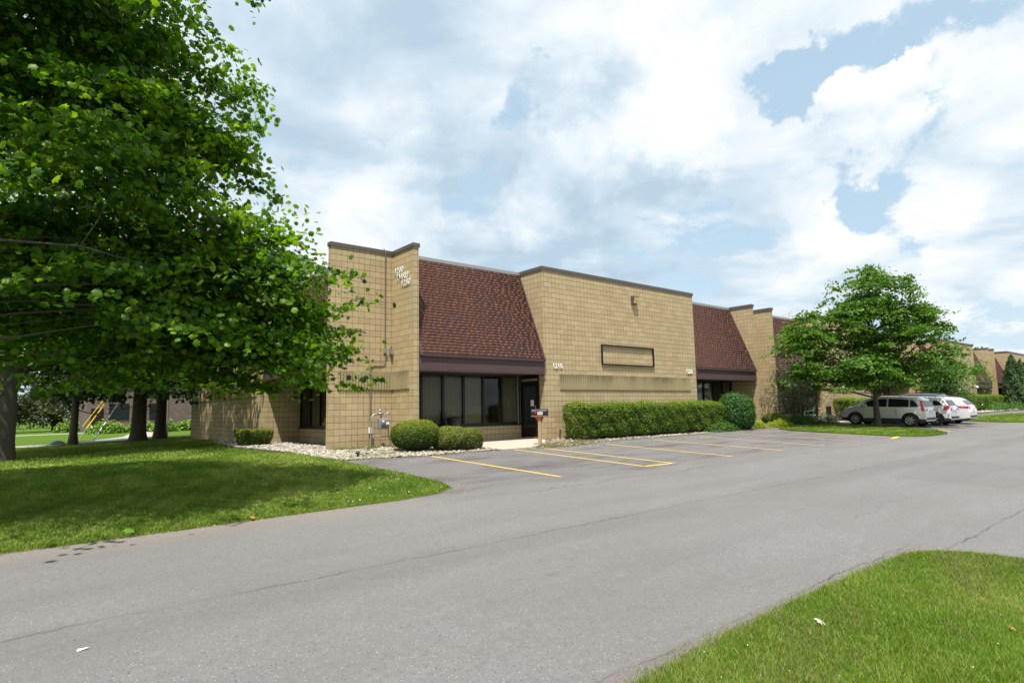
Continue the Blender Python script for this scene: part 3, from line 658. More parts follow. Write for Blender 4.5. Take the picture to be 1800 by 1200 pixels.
def mansard(axis, a, b, front, back, name='mansard'):
    """shingle slope between a and b; front = lower edge plane, back = upper edge plane"""
    rs = np.random.RandomState(int(a*10) % 1000); z0, z1 = 3.76, 7.27
    def pt(u, k, out=0.0):      # u along, k 0..1 up the slope
        dd = back-front; L = math.hypot(dd, z1-z0); nn = (-(z1-z0)/L*np.sign(dd), abs(dd)/L)
        q = front+dd*k+nn[0]*out; z = z0+(z1-z0)*k+nn[1]*out
        return (u, q, z) if axis == 'x' else (q, u, z)
    V = []; Fq = []; T = []; rows = 33
    def slab(u0, u1, k0, k1, o0, o1, tn):
        b_ = len(V); V.extend([pt(u0, k0, o0), pt(u1, k0, o0), pt(u1, k1, o1), pt(u0, k1, o1), pt(u0, k0, 0), pt(u1, k0, 0), pt(u0, k1, 0), pt(u1, k1, 0)])
        Fq.extend([(b_, b_+1, b_+2), (b_, b_+2, b_+3), (b_+4, b_+5, b_+1), (b_+4, b_+1, b_), (b_+4, b_, b_+3), (b_+4, b_+3, b_+6), (b_+1, b_+5, b_+7), (b_+1, b_+7, b_+2)]); T.extend([tn]*8)
    slab(a, b, 0, 1, .002, .002, .2)
    for r_ in range(rows):
        k0, k1 = r_/rows, (r_+1)/rows
        slab(a, b, k0, min(1, k1+.006), .010, .003, .42)
        u = a+rs.uniform(0, .1)
        while u < b:
            w = rs.uniform(.07, .20); e = min(b, u+w)
            slab(u, e, k0-.001, min(1, k1-.004), .015+rs.uniform(0, .004), .007, float(np.clip(rs.normal(.56, .165), 0, 1)))
            u = e+rs.uniform(.03, .17)
    o = np_mesh(name, np.array(V), np.array(Fq), np.array(T), M['shingle'], BL); return o
def bay_x(x0, x1, door=None, name='bay', lod=0):
    """mansard bay on the front: from wall face x0 to wall face x1"""
    mansard('x', x0+.004, x1-.004, 17.09, 18.52, 'mansard')
    MB().prism([(17.12, 3.73), (18.56, 3.73), (18.56, 7.27)], x0+.003, x1-.003, 'x').build('roof_backing', M['trimbrown'], BL)
    cap(x0+.04, x1-.04, 18.52, 18.9, 'capl', 7.285, .12, .02)
    # raking trim beside the return
    for xx in (x0+.035, x1-.035):
        MB().prism([(17.045, 3.70), (17.10, 3.70), (18.535, 7.24), (18.48, 7.24)], xx-.03, xx+.03, 'x').build('rake_trim', M['trimbrown'], BL)
    f = MB().box(x0+.01, x1-.01, 17.13, 17.24, 3.20, 3.66).build('fascia', M['siding'], BL)
    MB().box(x0+.008, x1-.008, 17.07, 17.26, 3.662, 3.755).build('fascia_trim', M['trimbrown'], BL)
    MB().box(x0+.008, x1-.008, 17.10, 17.26, 3.17, 3.198).box(x0+.012, x1-.012, 17.105, 17.128, 3.2, 3.235).build('fascia_trim', M['trimbrown'], BL)
    MB().box(x0+.006, x1-.006, 17.262, 18.7, 3.20, 3.25).build('soffit', M['trimbrown'], BL)
    MB().box(x0, x1, 18.605, 18.80, -.1, 1.25).build('knee_wall', M['block'], BL)
    MB().box(x0+.002, x1-.002, 18.56, 18.70, 1.255, 1.315).build('sill', M['frame'], BL)
    # glazing: five lights
    xa, xb = x0+.9*(1 if door is None else 0)*0+.05, x1-.06
    n = 6 if x1-x0 > 5.6 else 6
    w = (xb-xa)/n
    for i in range(n):
        a, b = xa+i*w, xa+(i+1)*w
        mb = MB(); mb.box(a+.002, a+.045, 18.60, 18.68, 1.318, 3.198).box(b-.045, b-.002, 18.60, 18.68, 1.318, 3.198).box(a+.045, b-.045, 18.602, 18.678, 1.318, 1.375).box(a+.045, b-.045, 18.602, 18.678, 3.14, 3.198)
        fr = mb.build('window', M['frame'], BL)
        MB().box(a+.045, b-.045, 18.635, 18.643, 1.375, 3.14).build('pane', M['glass'], fr)
        if (i+int(x0)) % 6 != (4+int(x0)) % 6 or lod:
            bm_ = MB(); u = a+.07; k = 0
            while u < b-.10:
                t0 = .012 if k % 2 else -.012
                bm_.prism([(u, 18.72+t0), (u+.088, 18.72-t0), (u+.088, 18.722-t0), (u, 18.722+t0)], 1.34, 3.19, 'z'); u += .09; k += 1
            bm_.build('blind', M['blind'], fr)
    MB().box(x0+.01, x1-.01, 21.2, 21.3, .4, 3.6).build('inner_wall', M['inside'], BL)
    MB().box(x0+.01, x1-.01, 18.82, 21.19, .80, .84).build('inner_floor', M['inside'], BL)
units = [(10.2, 31.45, 31.65, 33.58), (33.78, 55.0, 55.2, 57.8), (58.0, 79.2, 79.4, 81.4), (81.6, 102.8, 103.0, 105)]
FARX = 105.2
# roof body and west body
MB().box(9.6, FARX, 21.32, 40, -.1, 7.0).build('roof', M['capl'], BL)
MB().box(9.3, FARX, 18.91, 21.30, 3.62, 6.98).build('roof', M['capl'], BL)
wall(7.75, 9.998, YB, 18.80, name='wall'); cap(7.75, 10.0, YB, 18.8)
ribs('x', 8.02, 9.99, YB, -1)
for k, (s0, fa, fb, nx) in enumerate(units):
    wall(s0-.2, s0, YF, 18.81, name='fin_wall'); cap(s0-.2, s0, YF, 18.81)
    if k == 0: ribs('y', 17.45, 18.59, s0-.2, -1)
    p0, p1 = s0+5.55, s0+15.63
    if k == 1: p0 += .15
    bay_x(s0, p0, True, lod=k)
    wall(p0, p1, YF, 18.9, name='wall_panel'); cap(p0, p1, YF, 18.9)
    ribs('x', p0+.78, p1-.55, YF, -1)
    bay_x(p1, fa, None, lod=k)
    wall(fa, fb, YF, 18.81, name='fin_wall'); cap(fa, fb, YF, 18.81)
    wall(fb+.001, nx-.001, YB, 18.80, name='wall'); cap(fb+.05, nx-.05, YB, 18.8)
    # entrance door in the return wall beside the first bay
    xd = p0
    MB().box(xd-.03, xd+.02, 17.50, 17.56, .76, 3.197).box(xd-.03, xd+.02, 18.53, 18.59, .76, 3.197).box(xd-.03, xd+.02, 17.56, 18.53, 3.05, 3.197).box(xd-.03, xd+.02, 17.56, 18.53, 2.88, 2.94).build('door_frame', M['frame'], BL)
    dr = MB().box(xd-.02, xd-.001, 17.565, 18.525, .80, 2.875).build('door', M['frame'], BL)
    MB().box(xd-.027, xd-.022, 17.68, 18.42, 1.15, 2.75).build('pane', M['cglass'], dr)
    MB().tube([(xd-.07, 17.66, 1.5), (xd-.07, 17.66, 2.0)], .014, 8).build('handle', M['alu'], dr)
    MB().box(xd-.031, xd-.029, 17.80, 17.98, 1.98, 2.22).build('notice', M['white'], dr)
    MB().box(xd-.22, xd-.19, 18.53, 18.58, 1.3, 3.18).build('corner_trim', M['alu'], BL)
wall(105.0, FARX, YF, 40)
# west front
def bay_y(y0, y1):
    mansard('y', y0+.004, y1-.004, 7.66, 9.09, 'mansard')
    MB().prism([(7.69, 3.73), (9.13, 3.73), (9.13, 7.27)], y0+.003, y1-.003, 'y').build('roof_backing', M['trimbrown'], BL)
    cap(9.09, 9.46, y0+.04, y1-.04, 'capl', 7.285, .12, .02)
    MB().box(7.70, 7.81, y0+.01, y1-.01, 3.20, 3.66).build('fascia', M['siding'], BL)
    MB().box(7.64, 7.83, y0+.008, y1-.008, 3.662, 3.755).build('fascia_trim', M['trimbrown'], BL)
    MB().box(7.83, 9.4, y0+.006, y1-.006, 3.20, 3.25).build('soffit', M['trimbrown'], BL)
    MB().box(9.175, 9.37, y0, y1, -.1, 1.25).build('knee_wall', M['block'], BL)
    MB().box(9.13, 9.27, y0+.002, y1-.002, 1.255, 1.315).build('sill', M['frame'], BL)
    n = 6; w = (y1-y0-.1)/n
    for i in range(n):
        a, b = y0+.05+i*w, y0+.05+(i+1)*w
        fr = MB().box(9.17, 9.25, a+.002, a+.045, 1.318, 3.198).box(9.17, 9.25, b-.045, b-.002, 1.318, 3.198).box(9.172, 9.248, a+.045, b-.045, 1.318, 1.375).box(9.172, 9.248, a+.045, b-.045, 3.14, 3.198).build('window', M['frame'], BL)
        MB().box(9.205, 9.213, a+.045, b-.045, 1.375, 3.14).build('pane', M['glass'], fr)
        if i in (1, 2, 4):
            bm_ = MB(); u = a+.07
            while u < b-.1: bm_.box(9.29, 9.294, u, u+.085, 1.34, 3.19); u += .092
            bm_.build('blind', M['blind'], fr)
    MB().box(9.5, 9.58, y0+.3, y1, .4, 3.6).build('inner_wall', M['inside'], BL)
bay_y(18.81, 25.0)
wall(7.75, 9.5, 25.0, 37.7, name='wall_panel'); cap(7.75, 9.5, 25.0, 37.7)
ribs('y', 26.0, 37.0, 7.75, -1)
wall(9.5, 9.59, 25.05, 39.9, z1=7.0)

# address figures
def text(body, size, loc, rot, name, mat, parent, ext=.02, off=.003, sx=1.0):
    cu = bpy.data.curves.new(name, 'FONT'); cu.body = body; cu.size = size; cu.extrude = ext; cu.offset = off*size/.25; cu.align_x = 'CENTER'; cu.align_y = 'CENTER'
    cu.resolution_u = 3; cu.space_character = 1.08
    o = bpy.data.objects.new(name, cu); COL.objects.link(o)
    dg = bpy.context.evaluated_depsgraph_get(); me = bpy.data.meshes.new_from_object(o.evaluated_get(dg))
    bpy.data.objects.remove(o); bpy.data.curves.remove(cu)
    me.materials.clear(); me.materials.append(mat); n = bpy.data.objects.new(name, me); COL.objects.link(n)
    n.location = loc; n.rotation_euler = rot; n.scale = (sx, 1, 1); n.parent = parent; return n
ZN = 3.52
text('1210', .27, (16.43, YF-.03, ZN), (R(90), 0, 0), 'address_numbers', M['white'], BL, .010, .003, .92)
text('1220', .27, (25.22, YF-.03, ZN), (R(90), 0, 0), 'address_numbers', M['white'], BL, .010, .003, .92)
for i, s_ in enumerate(('1200', 'THRU', '1280')):
    text(s_, .30, (9.972, 18.12-.235*i, 6.66-.245*i), (R(90), 0, R(-90)), 'address_numbers', M['white'], BL, .006, .0, 1.0)
# empty sign frame
mb = MB(); x0, x1, z0, z1 = 19.0, 22.5, 3.66, 4.52
mb.box(x0, x1, YF-.075, YF-.003, z1-.05, z1).box(x0, x1, YF-.075, YF-.003, z0, z0+.05).box(x0, x0+.05, YF-.074, YF-.004, z0+.05, z1-.05).box(x1-.05, x1, YF-.074, YF-.004, z0+.05, z1-.05)
tag(mb.build('sign_frame', M['frame']), 'empty dark rectangular sign frame fixed to the 1210 block wall', 'sign frame')
# wall lights
def wall_light(x, lab):
    t_ = thing('wall_light', (x, YF, 6.62), lab, 'wall light', 0, 'wall lights high on the block panels')
    MB().prism([(-.003, -.17), (-.12, -.17), (-.19, .10), (-.17, .17), (-.003, .17)], -.16, .16, 'x').build('housing', M['cap'], t_)
    MB().prism([(-.125, -.165), (-.16, -.15), (-.205, .06), (-.195, .08)], -.13, .13, 'x').build('lens', M['amber'], t_)
wall_light(21.25, 'bronze wall light with amber lens high above the empty sign frame')
wall_light(45.2, 'wall light on the block panel behind the tree on the grass island')
wall_light(69.3, 'wall light on the third block panel, beyond the parked cars')
wall_light(92.7, 'dark wall light on the farthest block panel above the arborvitae')
# conduit on the corner
cd = thing('conduit', (9.15, YB, .7), 'thin grey electrical conduit running up the corner block wall to the coping', 'conduit')
q = [(9.66, 18.62, 7.47), (9.67, 18.545, 7.45), (9.68, 18.53, 7.30), (9.70, 18.57, 7.15), (9.70, 18.575, 3.98)]
MB().tube([Vector(p)-Vector((9.15, YB, .7)) for p in q], .014, 8).build('pipe', M['conduit'], cd)
q = [(9.70, 18.565, 3.98), (9.70, 18.56, 3.62), (9.67, 18.56, 3.56), (9.60, 18.555, 3.53), (9.24, 18.55, 3.53), (9.17, 18.545, 3.50), (9.15, 18.54, 3.42), (9.15, 18.53, .70)]
MB().tube([Vector(p)-Vector((9.15, YB, .7)) for p in q], .017, 8).build('pipe', M['conduit'], cd)
MB().box(.50, .60, -.08, -.003, 3.14, 3.27).build('junction_box', M['galv'], cd, .01)
MB().box(-.05, .05, -.125, -.035, .47, .66).build('switch_box', M['white'], cd, .008)
o = MB().box(9.86, 9.94, 18.49, 18.597, 3.82, 4.0).tube([(9.90, 18.54, 4.0), (9.90, 18.47, 4.1)], .03, 8).build('security_light', M['galv'])
tag(o, 'small metal security light on the corner wall beside the conduit', 'security light')
for x, lab in ((73.2, 'small white globe light at the end of the third block panel'),):
    tag(MB().lathe([(0, -.14), (.09, -.1), (.13, 0), (.09, .1), (0, .14)], (x, YF-.14, 3.2), 'z', 12).box(x-.03, x+.03, YF-.1, YF-.002, 3.17, 3.23).build('globe_light', M['white']), lab, 'globe light')
# gas meter
gm = thing('gas_meter', (9.82, 17.9, G(9.8, 17.9)), 'grey gas meter and pipes standing against the corner wall beside the round yew', 'gas meter', R(0))
gm.location = (9.30, 18.22, G(9.45, 18.2))
MB().tube([(-.28, 0, 0), (-.28, 0, .88), (-.26, 0, 1.02), (-.18, 0, 1.10), (-.05, 0, 1.12), (.06, 0, 1.12), (.09, 0, 1.08), (.09, 0, .98)], .026, 8).build('pipe', M['galv'], gm)
MB().tube([(.26, 0, .98), (.26, 0, 1.10), (.33, 0, 1.16), (.42, 0, 1.16)], .024, 8).tube([(-.28, 0, .38), (.36, 0, .38)], .02, 8).tube([(.36, 0, .38), (.40, .0, .25), (.42, 0, 0)], .024, 8).tube([(.36, 0, .38), (.33, 0, .8), (.30, 0, .95)], .022, 8).build('pipe', M['galv'], gm)
MB().box(-.02, .32, -.13, .10, .62, .96).build('meter_body', M['meter'], gm, .04)
MB().box(.0, .30, -.16, -.132, .74, .92).lathe([(.0, -.19), (.07, -.19), (.08, -.16), (.08, -.13)], (.10, 0, .83), 'y', 14).build('meter_dial', M['galv'], gm)
MB().lathe([(.0, -.03), (.11, -.03), (.12, 0), (.11, .03), (0, .03)], (.04, -.02, 1.13), 'z', 16).lathe([(0, 0), (.05, 0), (.05, .1), (.02, .12), (0, .12)], (.04, -.02, 1.15), 'z', 12).build('regulator', M['galv'], gm)
MB().box(.17, .29, -.165, -.161, .77, .85).build('label_plate', M['white'], gm)
tag(MB().tube([(0, 0, 0), (0, 0, .07)], .05, 10).lathe([(.05, .07), (.055, .10), (.03, .12), (0, .12)], n=10).build('marker_cap', M['yellow']), 'small yellow capped stub between the gas meter and the round yew', 'marker').location = (9.75, 17.6, G(9.7, 17.6)+.01)
# short standpipes
for x, y, h, lab in ((16.25, 16.95, .36, 'short dark pipe stub against the wall right of the mailbox'), (9.05, 21.0, .75, 'thin pale rod leaning on the knee wall under the west window')):
    o = MB().tube([(0, 0, 0), (.04 if h < .5 else -.14, 0, h)], .022 if h < .5 else .015, 8).lathe([(.03, h-.02), (.035, h), (.03, h+.03), (0, h+.035)], (.04 if h < .5 else -.14, 0, 0), 'z', 8).build('pipe_stub' if h < .5 else 'rod', M['frame'] if h < .5 else M['white']); o.location = (x, y, G(x, y)); tag(o, lab, 'pipe')
# mailbox
mbx = thing('mailbox', (14.0, 15.58, G(14, 15.58)), 'black dome mailbox on a leaning wooden post at the walk edge', 'mailbox', R(0))
MB().add([(-.055, -.055, 0), (.055, -.055, 0), (.055, .055, 0), (-.055, .055, 0), (-.015, -.05, 1.0), (.085, -.05, 1.0), (.085, .05, 1.0), (-.015, .05, 1.0)], [(0, 1, 2, 3), (4, 5, 6, 7), (0, 1, 5, 4), (1, 2, 6, 5), (2, 3, 7, 6), (3, 0, 4, 7)]).build('post', M['postwood'], mbx)
MB().box(-.09, .16, -.28, .28, .985, 1.02).prism([(-.14, .985), (.14, .985), (.05, .74), (-.05, .74)], .0, .07, 'x').build('bracket', M['redwood'], mbx)
pf = [(-.09, 1.022)]+[(-.09+.0, 1.13)]+[(.035-.125*math.cos(a), 1.14+.11*math.sin(a)) for a in [i*math.pi/10 for i in range(1, 10)]]+[(.16, 1.13), (.16, 1.022)]
bx = MB().prism(pf, -.27, .27, 'y').build('box', M['black'], mbx, .006)
bx.rotation_euler = (0, 0, R(0))
MB().prism([(p[0]*1.04, p[1]+.004) for p in pf], -.285, -.265, 'y').build('door', M['black'], mbx, .004)
MB().box(-.096, -.091, -.02, .14, 1.18, 1.20).box(-.098, -.092, .10, .14, 1.10, 1.20).build('flag', M['red'], mbx)
MB().box(-.095, -.0915, -.13, .05, 1.05, 1.15).build('number_plate', M['plate'], mbx)
text('1210', .07, (-.097, -.04, 1.10), (R(90), 0, R(-90)), 'number', M['black'], mbx, .001, .002)
MB().tube([(-.02, -.3, 1.09), (.08, -.3, 1.09)], .008, 6).build('handle', M['alu'], mbx)
mbx.rotation_euler = (0, 0, R(38))
# rubbish bin
bn = thing('trash_bin', (12.22, 18.15, .80), 'black plastic trash bin behind the mounded yew in front of the windows', 'bin')
MB().lathe([(0, 0), (.20, 0), (.255, .72), (.26, .74)], n=24).build('bucket', M['black'], bn)
MB().lathe([(.27, .74), (.29, .76), (.29, .79), (.25, .82), (.10, .85), (0, .86)], n=24).box(-.05, .05, -.34, -.24, .74, .79).box(-.05, .05, .24, .34, .74, .79).build('lid', M['black'], bn)

# ------------------------------------------------------------------ clipped shrubs
def surf_box(n, rs, lx, ly, lz, rnd_=.25):
    """points and normals on a rounded box, bottom omitted"""
    A = np.array([lx*lz, lx*lz, ly*lz, ly*lz, lx*ly]); f = rs.choice(5, n, p=A/A.sum())
    u, v = rs.uniform(-1, 1, n), rs.uniform(-1, 1, n); P = np.zeros((n, 3))
    P[f == 0] = np.c_[u, -np.ones(n), v][f == 0]; P[f == 1] = np.c_[u, np.ones(n), v][f == 1]
    P[f == 2] = np.c_[-np.ones(n), u, v][f == 2]; P[f == 3] = np.c_[np.ones(n), u, v][f == 3]; P[f == 4] = np.c_[u, v, np.ones(n)][f == 4]
    h = np.array([lx/2, ly/2, lz/2]); P = P*h; r = rnd_
    inner = np.clip(P, -(h-r), h-r); d = P-inner; L = np.linalg.norm(d, axis=1, keepdims=True)+1e-9
    N = d/L; return inner+N*r, N
def surf_ell(n, rs, pw=2.0, zmin=-1):
    d = rs.normal(size=(n, 3)); d /= np.linalg.norm(d, axis=1, keepdims=True); d = d[d[:, 2] > zmin]
    s = (np.abs(d)**pw).sum(1, keepdims=True)**(1/pw); return d/s, d
def clipped(name, loc, dims, shape, mat, n, leaf, lab, cat='shrub', rz=0, seed=1, tmpl=None, rough=.04, group=None, undercut=0, toplight=.25, stem=True, pw=2.4, loose_=.0, clr=None):
    rs = np.random.RandomState(seed); lx, ly, lz = dims; clear = clr if clr is not None else (.10*lz if stem else 0)
    th = thing(name, loc, lab, cat, rz, group)
    if shape == 'box': P, N = surf_box(n, rs, lx, ly, lz, min(lx, ly, lz)*.22)
    else:
        P, N = surf_ell(n, rs, pw); P = P*np.array([lx/2, ly/2, lz/2]); N = N/np.array([lx/2, ly/2, lz/2]); N /= np.linalg.norm(N, axis=1, keepdims=True)
    m_ = len(P); q = P*np.array([1, 1, 1.0]); ph = rs.uniform(0, 6, 9)
    bump = sum(np.sin(q@(rs.normal(size=3)*k/max(.6, min(lx, ly)))+ph[i])/(1+i*.5) for i, k in enumerate((2.5, 4, 7, 11, 16)))/2.5
    P = P+N*(bump*rough+rs.normal(0, leaf*.5, m_)-rs.exponential(leaf*.6, m_))[:, None]
    if loose_: k = rs.uniform(0, 1, m_) < .06; P[k] += N[k]*rs.uniform(0, loose_, k.sum())[:, None]
    if undercut:
        kz = np.clip((P[:, 2]/(lz/2)+1)/2, 0, 1); f = 1-undercut*(1-kz)**1.5; P[:, 1] *= f; P[:, 0] *= 1-(1-f)*min(1, ly/lx)
    P[:, 2] += lz/2+clear; ok = P[:, 2] > .02; P, N, bump = P[ok], N[ok], bump[ok]
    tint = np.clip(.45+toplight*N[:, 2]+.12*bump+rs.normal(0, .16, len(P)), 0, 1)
    NN = N*.8+rs.normal(size=P.shape)*.55+np.array([0, 0, .25])
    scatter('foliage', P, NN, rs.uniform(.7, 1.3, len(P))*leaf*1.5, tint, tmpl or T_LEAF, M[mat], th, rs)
    # inner body and stems
    v, t_ = ico(); core = MB()
    k = .80
    if shape == 'box':
        w0 = 1-undercut*.8
        vs = [(sx*lx/2*(k+.12 if lx > 3 else k)*(w0 if z_ == 0 else 1), sy*ly/2*k*(w0 if z_ == 0 else 1), clear+(.06 if z_ == 0 else lz*.88)) for z_ in (0, 1) for sy in (-1, 1) for sx in (-1, 1)]
        core.add(vs, [(0, 2, 3, 1), (4, 5, 7, 6), (0, 1, 5, 4), (2, 6, 7, 3), (0, 4, 6, 2), (1, 3, 7, 5)])
    else:
        U = []; ns = 10
        for i in range(ns+1):
            a = -math.pi/2+math.pi*i/ns; U.append((math.cos(a)*.5*k, clear+lz/2+math.sin(a)*lz/2*k))
        core.lathe([(max(.001, r_*lx), h_) for r_, h_ in U], n=14)
    st = max(1, int(lx/1.0)); 
    for i in range(st*2):
        x = (i+.5)/(st*2)*lx*.8-lx*.4 if lx > 2 else rs.uniform(-.08, .08)*lx
        y = rs.uniform(-.1, .1)*ly; core.tube([(x, y, -.02), (x+rs.uniform(-.05, .05), y, clear+lz*.35)], [.03, .02], 6)
    core.build('branches', M['core'], th)
    return th
clipped('round_yew', (9.72, 16.65, G(9.7, 16.6)), (1.36, 1.34, .86), 'ell', 'yew', 24000, .028, 'neat mushroom shaped green yew beside the gas meter', seed=3, tmpl=T_LEAF, rough=.055, toplight=.5, loose_=.04, pw=2.6)
clipped('round_yew', (11.05, 16.22, G(11, 16.2)-.06), (1.50, 1.30, .78), 'ell', 'yewold', 22000, .030, 'lumpy low yew with brown patches beside the walk', seed=4, rough=.09, toplight=.35, pw=2.5, stem=False, group=None)
clipped('square_yew', (7.15, 24.2, .62), (1.2, 1.1, .62), 'box', 'yew', 14000, .024, 'small flat topped yew at the west wall by the gravel', seed=5, rough=.03, toplight=.5, undercut=.25)
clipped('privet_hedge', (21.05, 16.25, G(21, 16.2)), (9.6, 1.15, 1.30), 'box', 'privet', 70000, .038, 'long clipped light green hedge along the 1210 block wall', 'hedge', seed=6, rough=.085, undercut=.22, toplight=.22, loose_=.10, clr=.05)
clipped('round_shrub', (27.15, 15.95, G(27, 15.9)), (1.48, 1.5, 1.68), 'ell', 'box', 24000, .055, 'tall round glossy green shrub at the far end of the long hedge', seed=7, rough=.07, toplight=.15, pw=2.7, stem=False, loose_=.12)
clipped('small_yew', (31.8, 16.5, G(31.8, 16.5)), (1.3, 1.1, .62), 'ell', 'yew', 7000, .03, 'small yellow green yew in front of the paired fin walls', seed=8, rough=.03, toplight=.4)
clipped('privet_hedge', (45.2, 16.3, G(45, 16.3)), (10.4, 1.2, 1.25), 'box', 'privet', 30000, .045, 'clipped green hedge along the second block wall behind the parked cars', 'hedge', seed=9, rough=.05, undercut=.2)
clipped('privet_hedge', (70.0, 16.3, G(70, 16.3)), (12.8, 1.3, 1.35), 'box', 'privet', 22000, .06, 'far clipped hedge along the third block wall right of the cars', 'hedge', seed=10, rough=.05, undercut=.2)
def tuft(name, loc, dims, mat, n, leaf, lab, cat, seed, tmpl=None, group=None, up=.6):
    rs = np.random.RandomState(seed); th = thing(name, loc, lab, cat, 0, group)
    d = rs.normal(size=(n, 3)); d /= np.linalg.norm(d, axis=1, keepdims=True); d[:, 2] = np.abs(d[:, 2])
    r_ = rs.uniform(.5, 1, n)[:, None]; P = d*r_*np.array([dims[0]/2, dims[1]/2, dims[2]])
    ph = lownoise(P[:, :2], 5, seed); P[:, 2] *= 1+.35*ph; P[:, 2] = np.maximum(P[:, 2], .02)
    N = d*.5+rs.normal(size=d.shape)*.5+np.array([0, 0, up])
    scatter('foliage', P, N, rs.uniform(.7, 1.3, n)*leaf, np.clip(.5+.2*d[:, 2]+.15*ph+rs.normal(0, .17, n), 0, 1), tmpl or T_LEAF, M[mat], th, rs)
    mb = MB()
    for i in range(10):
        a = rs.uniform(0, 6.28); mb.tube([(0, 0, -.02), (math.cos(a)*dims[0]*.3, math.sin(a)*dims[1]*.3, dims[2]*.6)], [.012, .006], 5)
    mb.build('stems', M['core'], th); return th
tuft('ground_cover', (25.5, 15.75, G(25.5, 15.7)), (3.0, 1.0, .42), 'cover', 4200, .07, 'low bright green leafy plants at the foot of the round shrub', 'plant', 41)
tuft('ground_cover', (34.2, 16.2, G(34, 16.2)), (4.0, 1.6, .55), 'cover', 5200, .08, 'dark green leafy ground cover beneath the tall grey shrub', 'plant', 42)
tuft('golden_plant', (28.9, 15.95, G(29, 16)), (1.7, .9, .38), 'gold', 1900, .08, 'golden yellow plant right beside the round glossy shrub', 'plant', 43, group=None)
tuft('golden_plant', (31.0, 15.75, G(31, 15.8)), (2.6, .9, .40), 'gold', 2600, .08, 'golden yellow plants in front of the small yew by the fin walls', 'plant', 44)
tuft('ground_cover', (73.5, 15.6, G(73, 15.6)), (9, 1.6, .8), 'cover', 5200, .13, 'bright green leafy plants before the far hedge', 'plant', 45)
tuft('ground_cover', (80.5, 15.3, G(80, 15.3)), (7, 1.6, .8), 'cover', 3600, .13, 'bright green leafy plants at the foot of the arborvitae row', 'plant', 46)
o = tuft('flowering_plant', (36.1, 15.6, G(36, 15.6)), (2.6, 1.0, .5), 'cover', 1800, .07, 'low plants with white flowers near the second door', 'plant', 47)
rs = np.random.RandomState(2); Pf = np.c_[rs.uniform(-1.2, 1.2, 240), rs.uniform(-.5, .4, 240), rs.uniform(.15, .52, 240)]
scatter('flowers', Pf, rs.normal(size=Pf.shape)+np.array([-.5, -1, .8]), rs.uniform(.04, .09, 240), np.ones(240), T_STAR, M['flower'], o, rs)
# pale green metal chair by the second door
ch = thing('garden_chair', (37.5, 17.2, G(37.5, 17.2)), 'pale green garden chair standing by the second entrance', 'chair', R(200))
MB().box(-.25, .25, -.25, .25, .40, .43).build('seat', M['greenp'], ch, .01)
mb = MB(); mb.tube([(-.24, .24, .42), (-.25, .30, .8), (-.15, .33, .93), (0, .335, .97), (.15, .33, .93), (.25, .30, .8), (.24, .24, .42)], .016, 8)
for i in range(5): mb.tube([(-.16+.08*i, .25, .43), (-.16+.08*i, .325, .92)], .010, 6)
mb.build('backrest', M['greenp'], ch)
for sx in (-1, 1):
    for sy in (-1, 1): MB().tube([(sx*.23, sy*.23, .40), (sx*.26, sy*.27, 0)], .014, 6).build('leg', M['greenp'], ch)
    MB().tube([(sx*.25, .27, .66), (sx*.29, 0, .66), (sx*.28, -.24, .62), (sx*.25, -.25, .42)], .014, 6).build('armrest', M['greenp'], ch)
tag(MB().box(-.14, .14, -.09, .09, 0, .50).prism([(-.16, .5), (.16, .5), (.12, .56), (-.12, .56)], -.1, .1, 'y').build('letter_box', M['black']), 'small dark wall box beside the second entrance', 'box').location = (39.95, 17.07, 1.15)

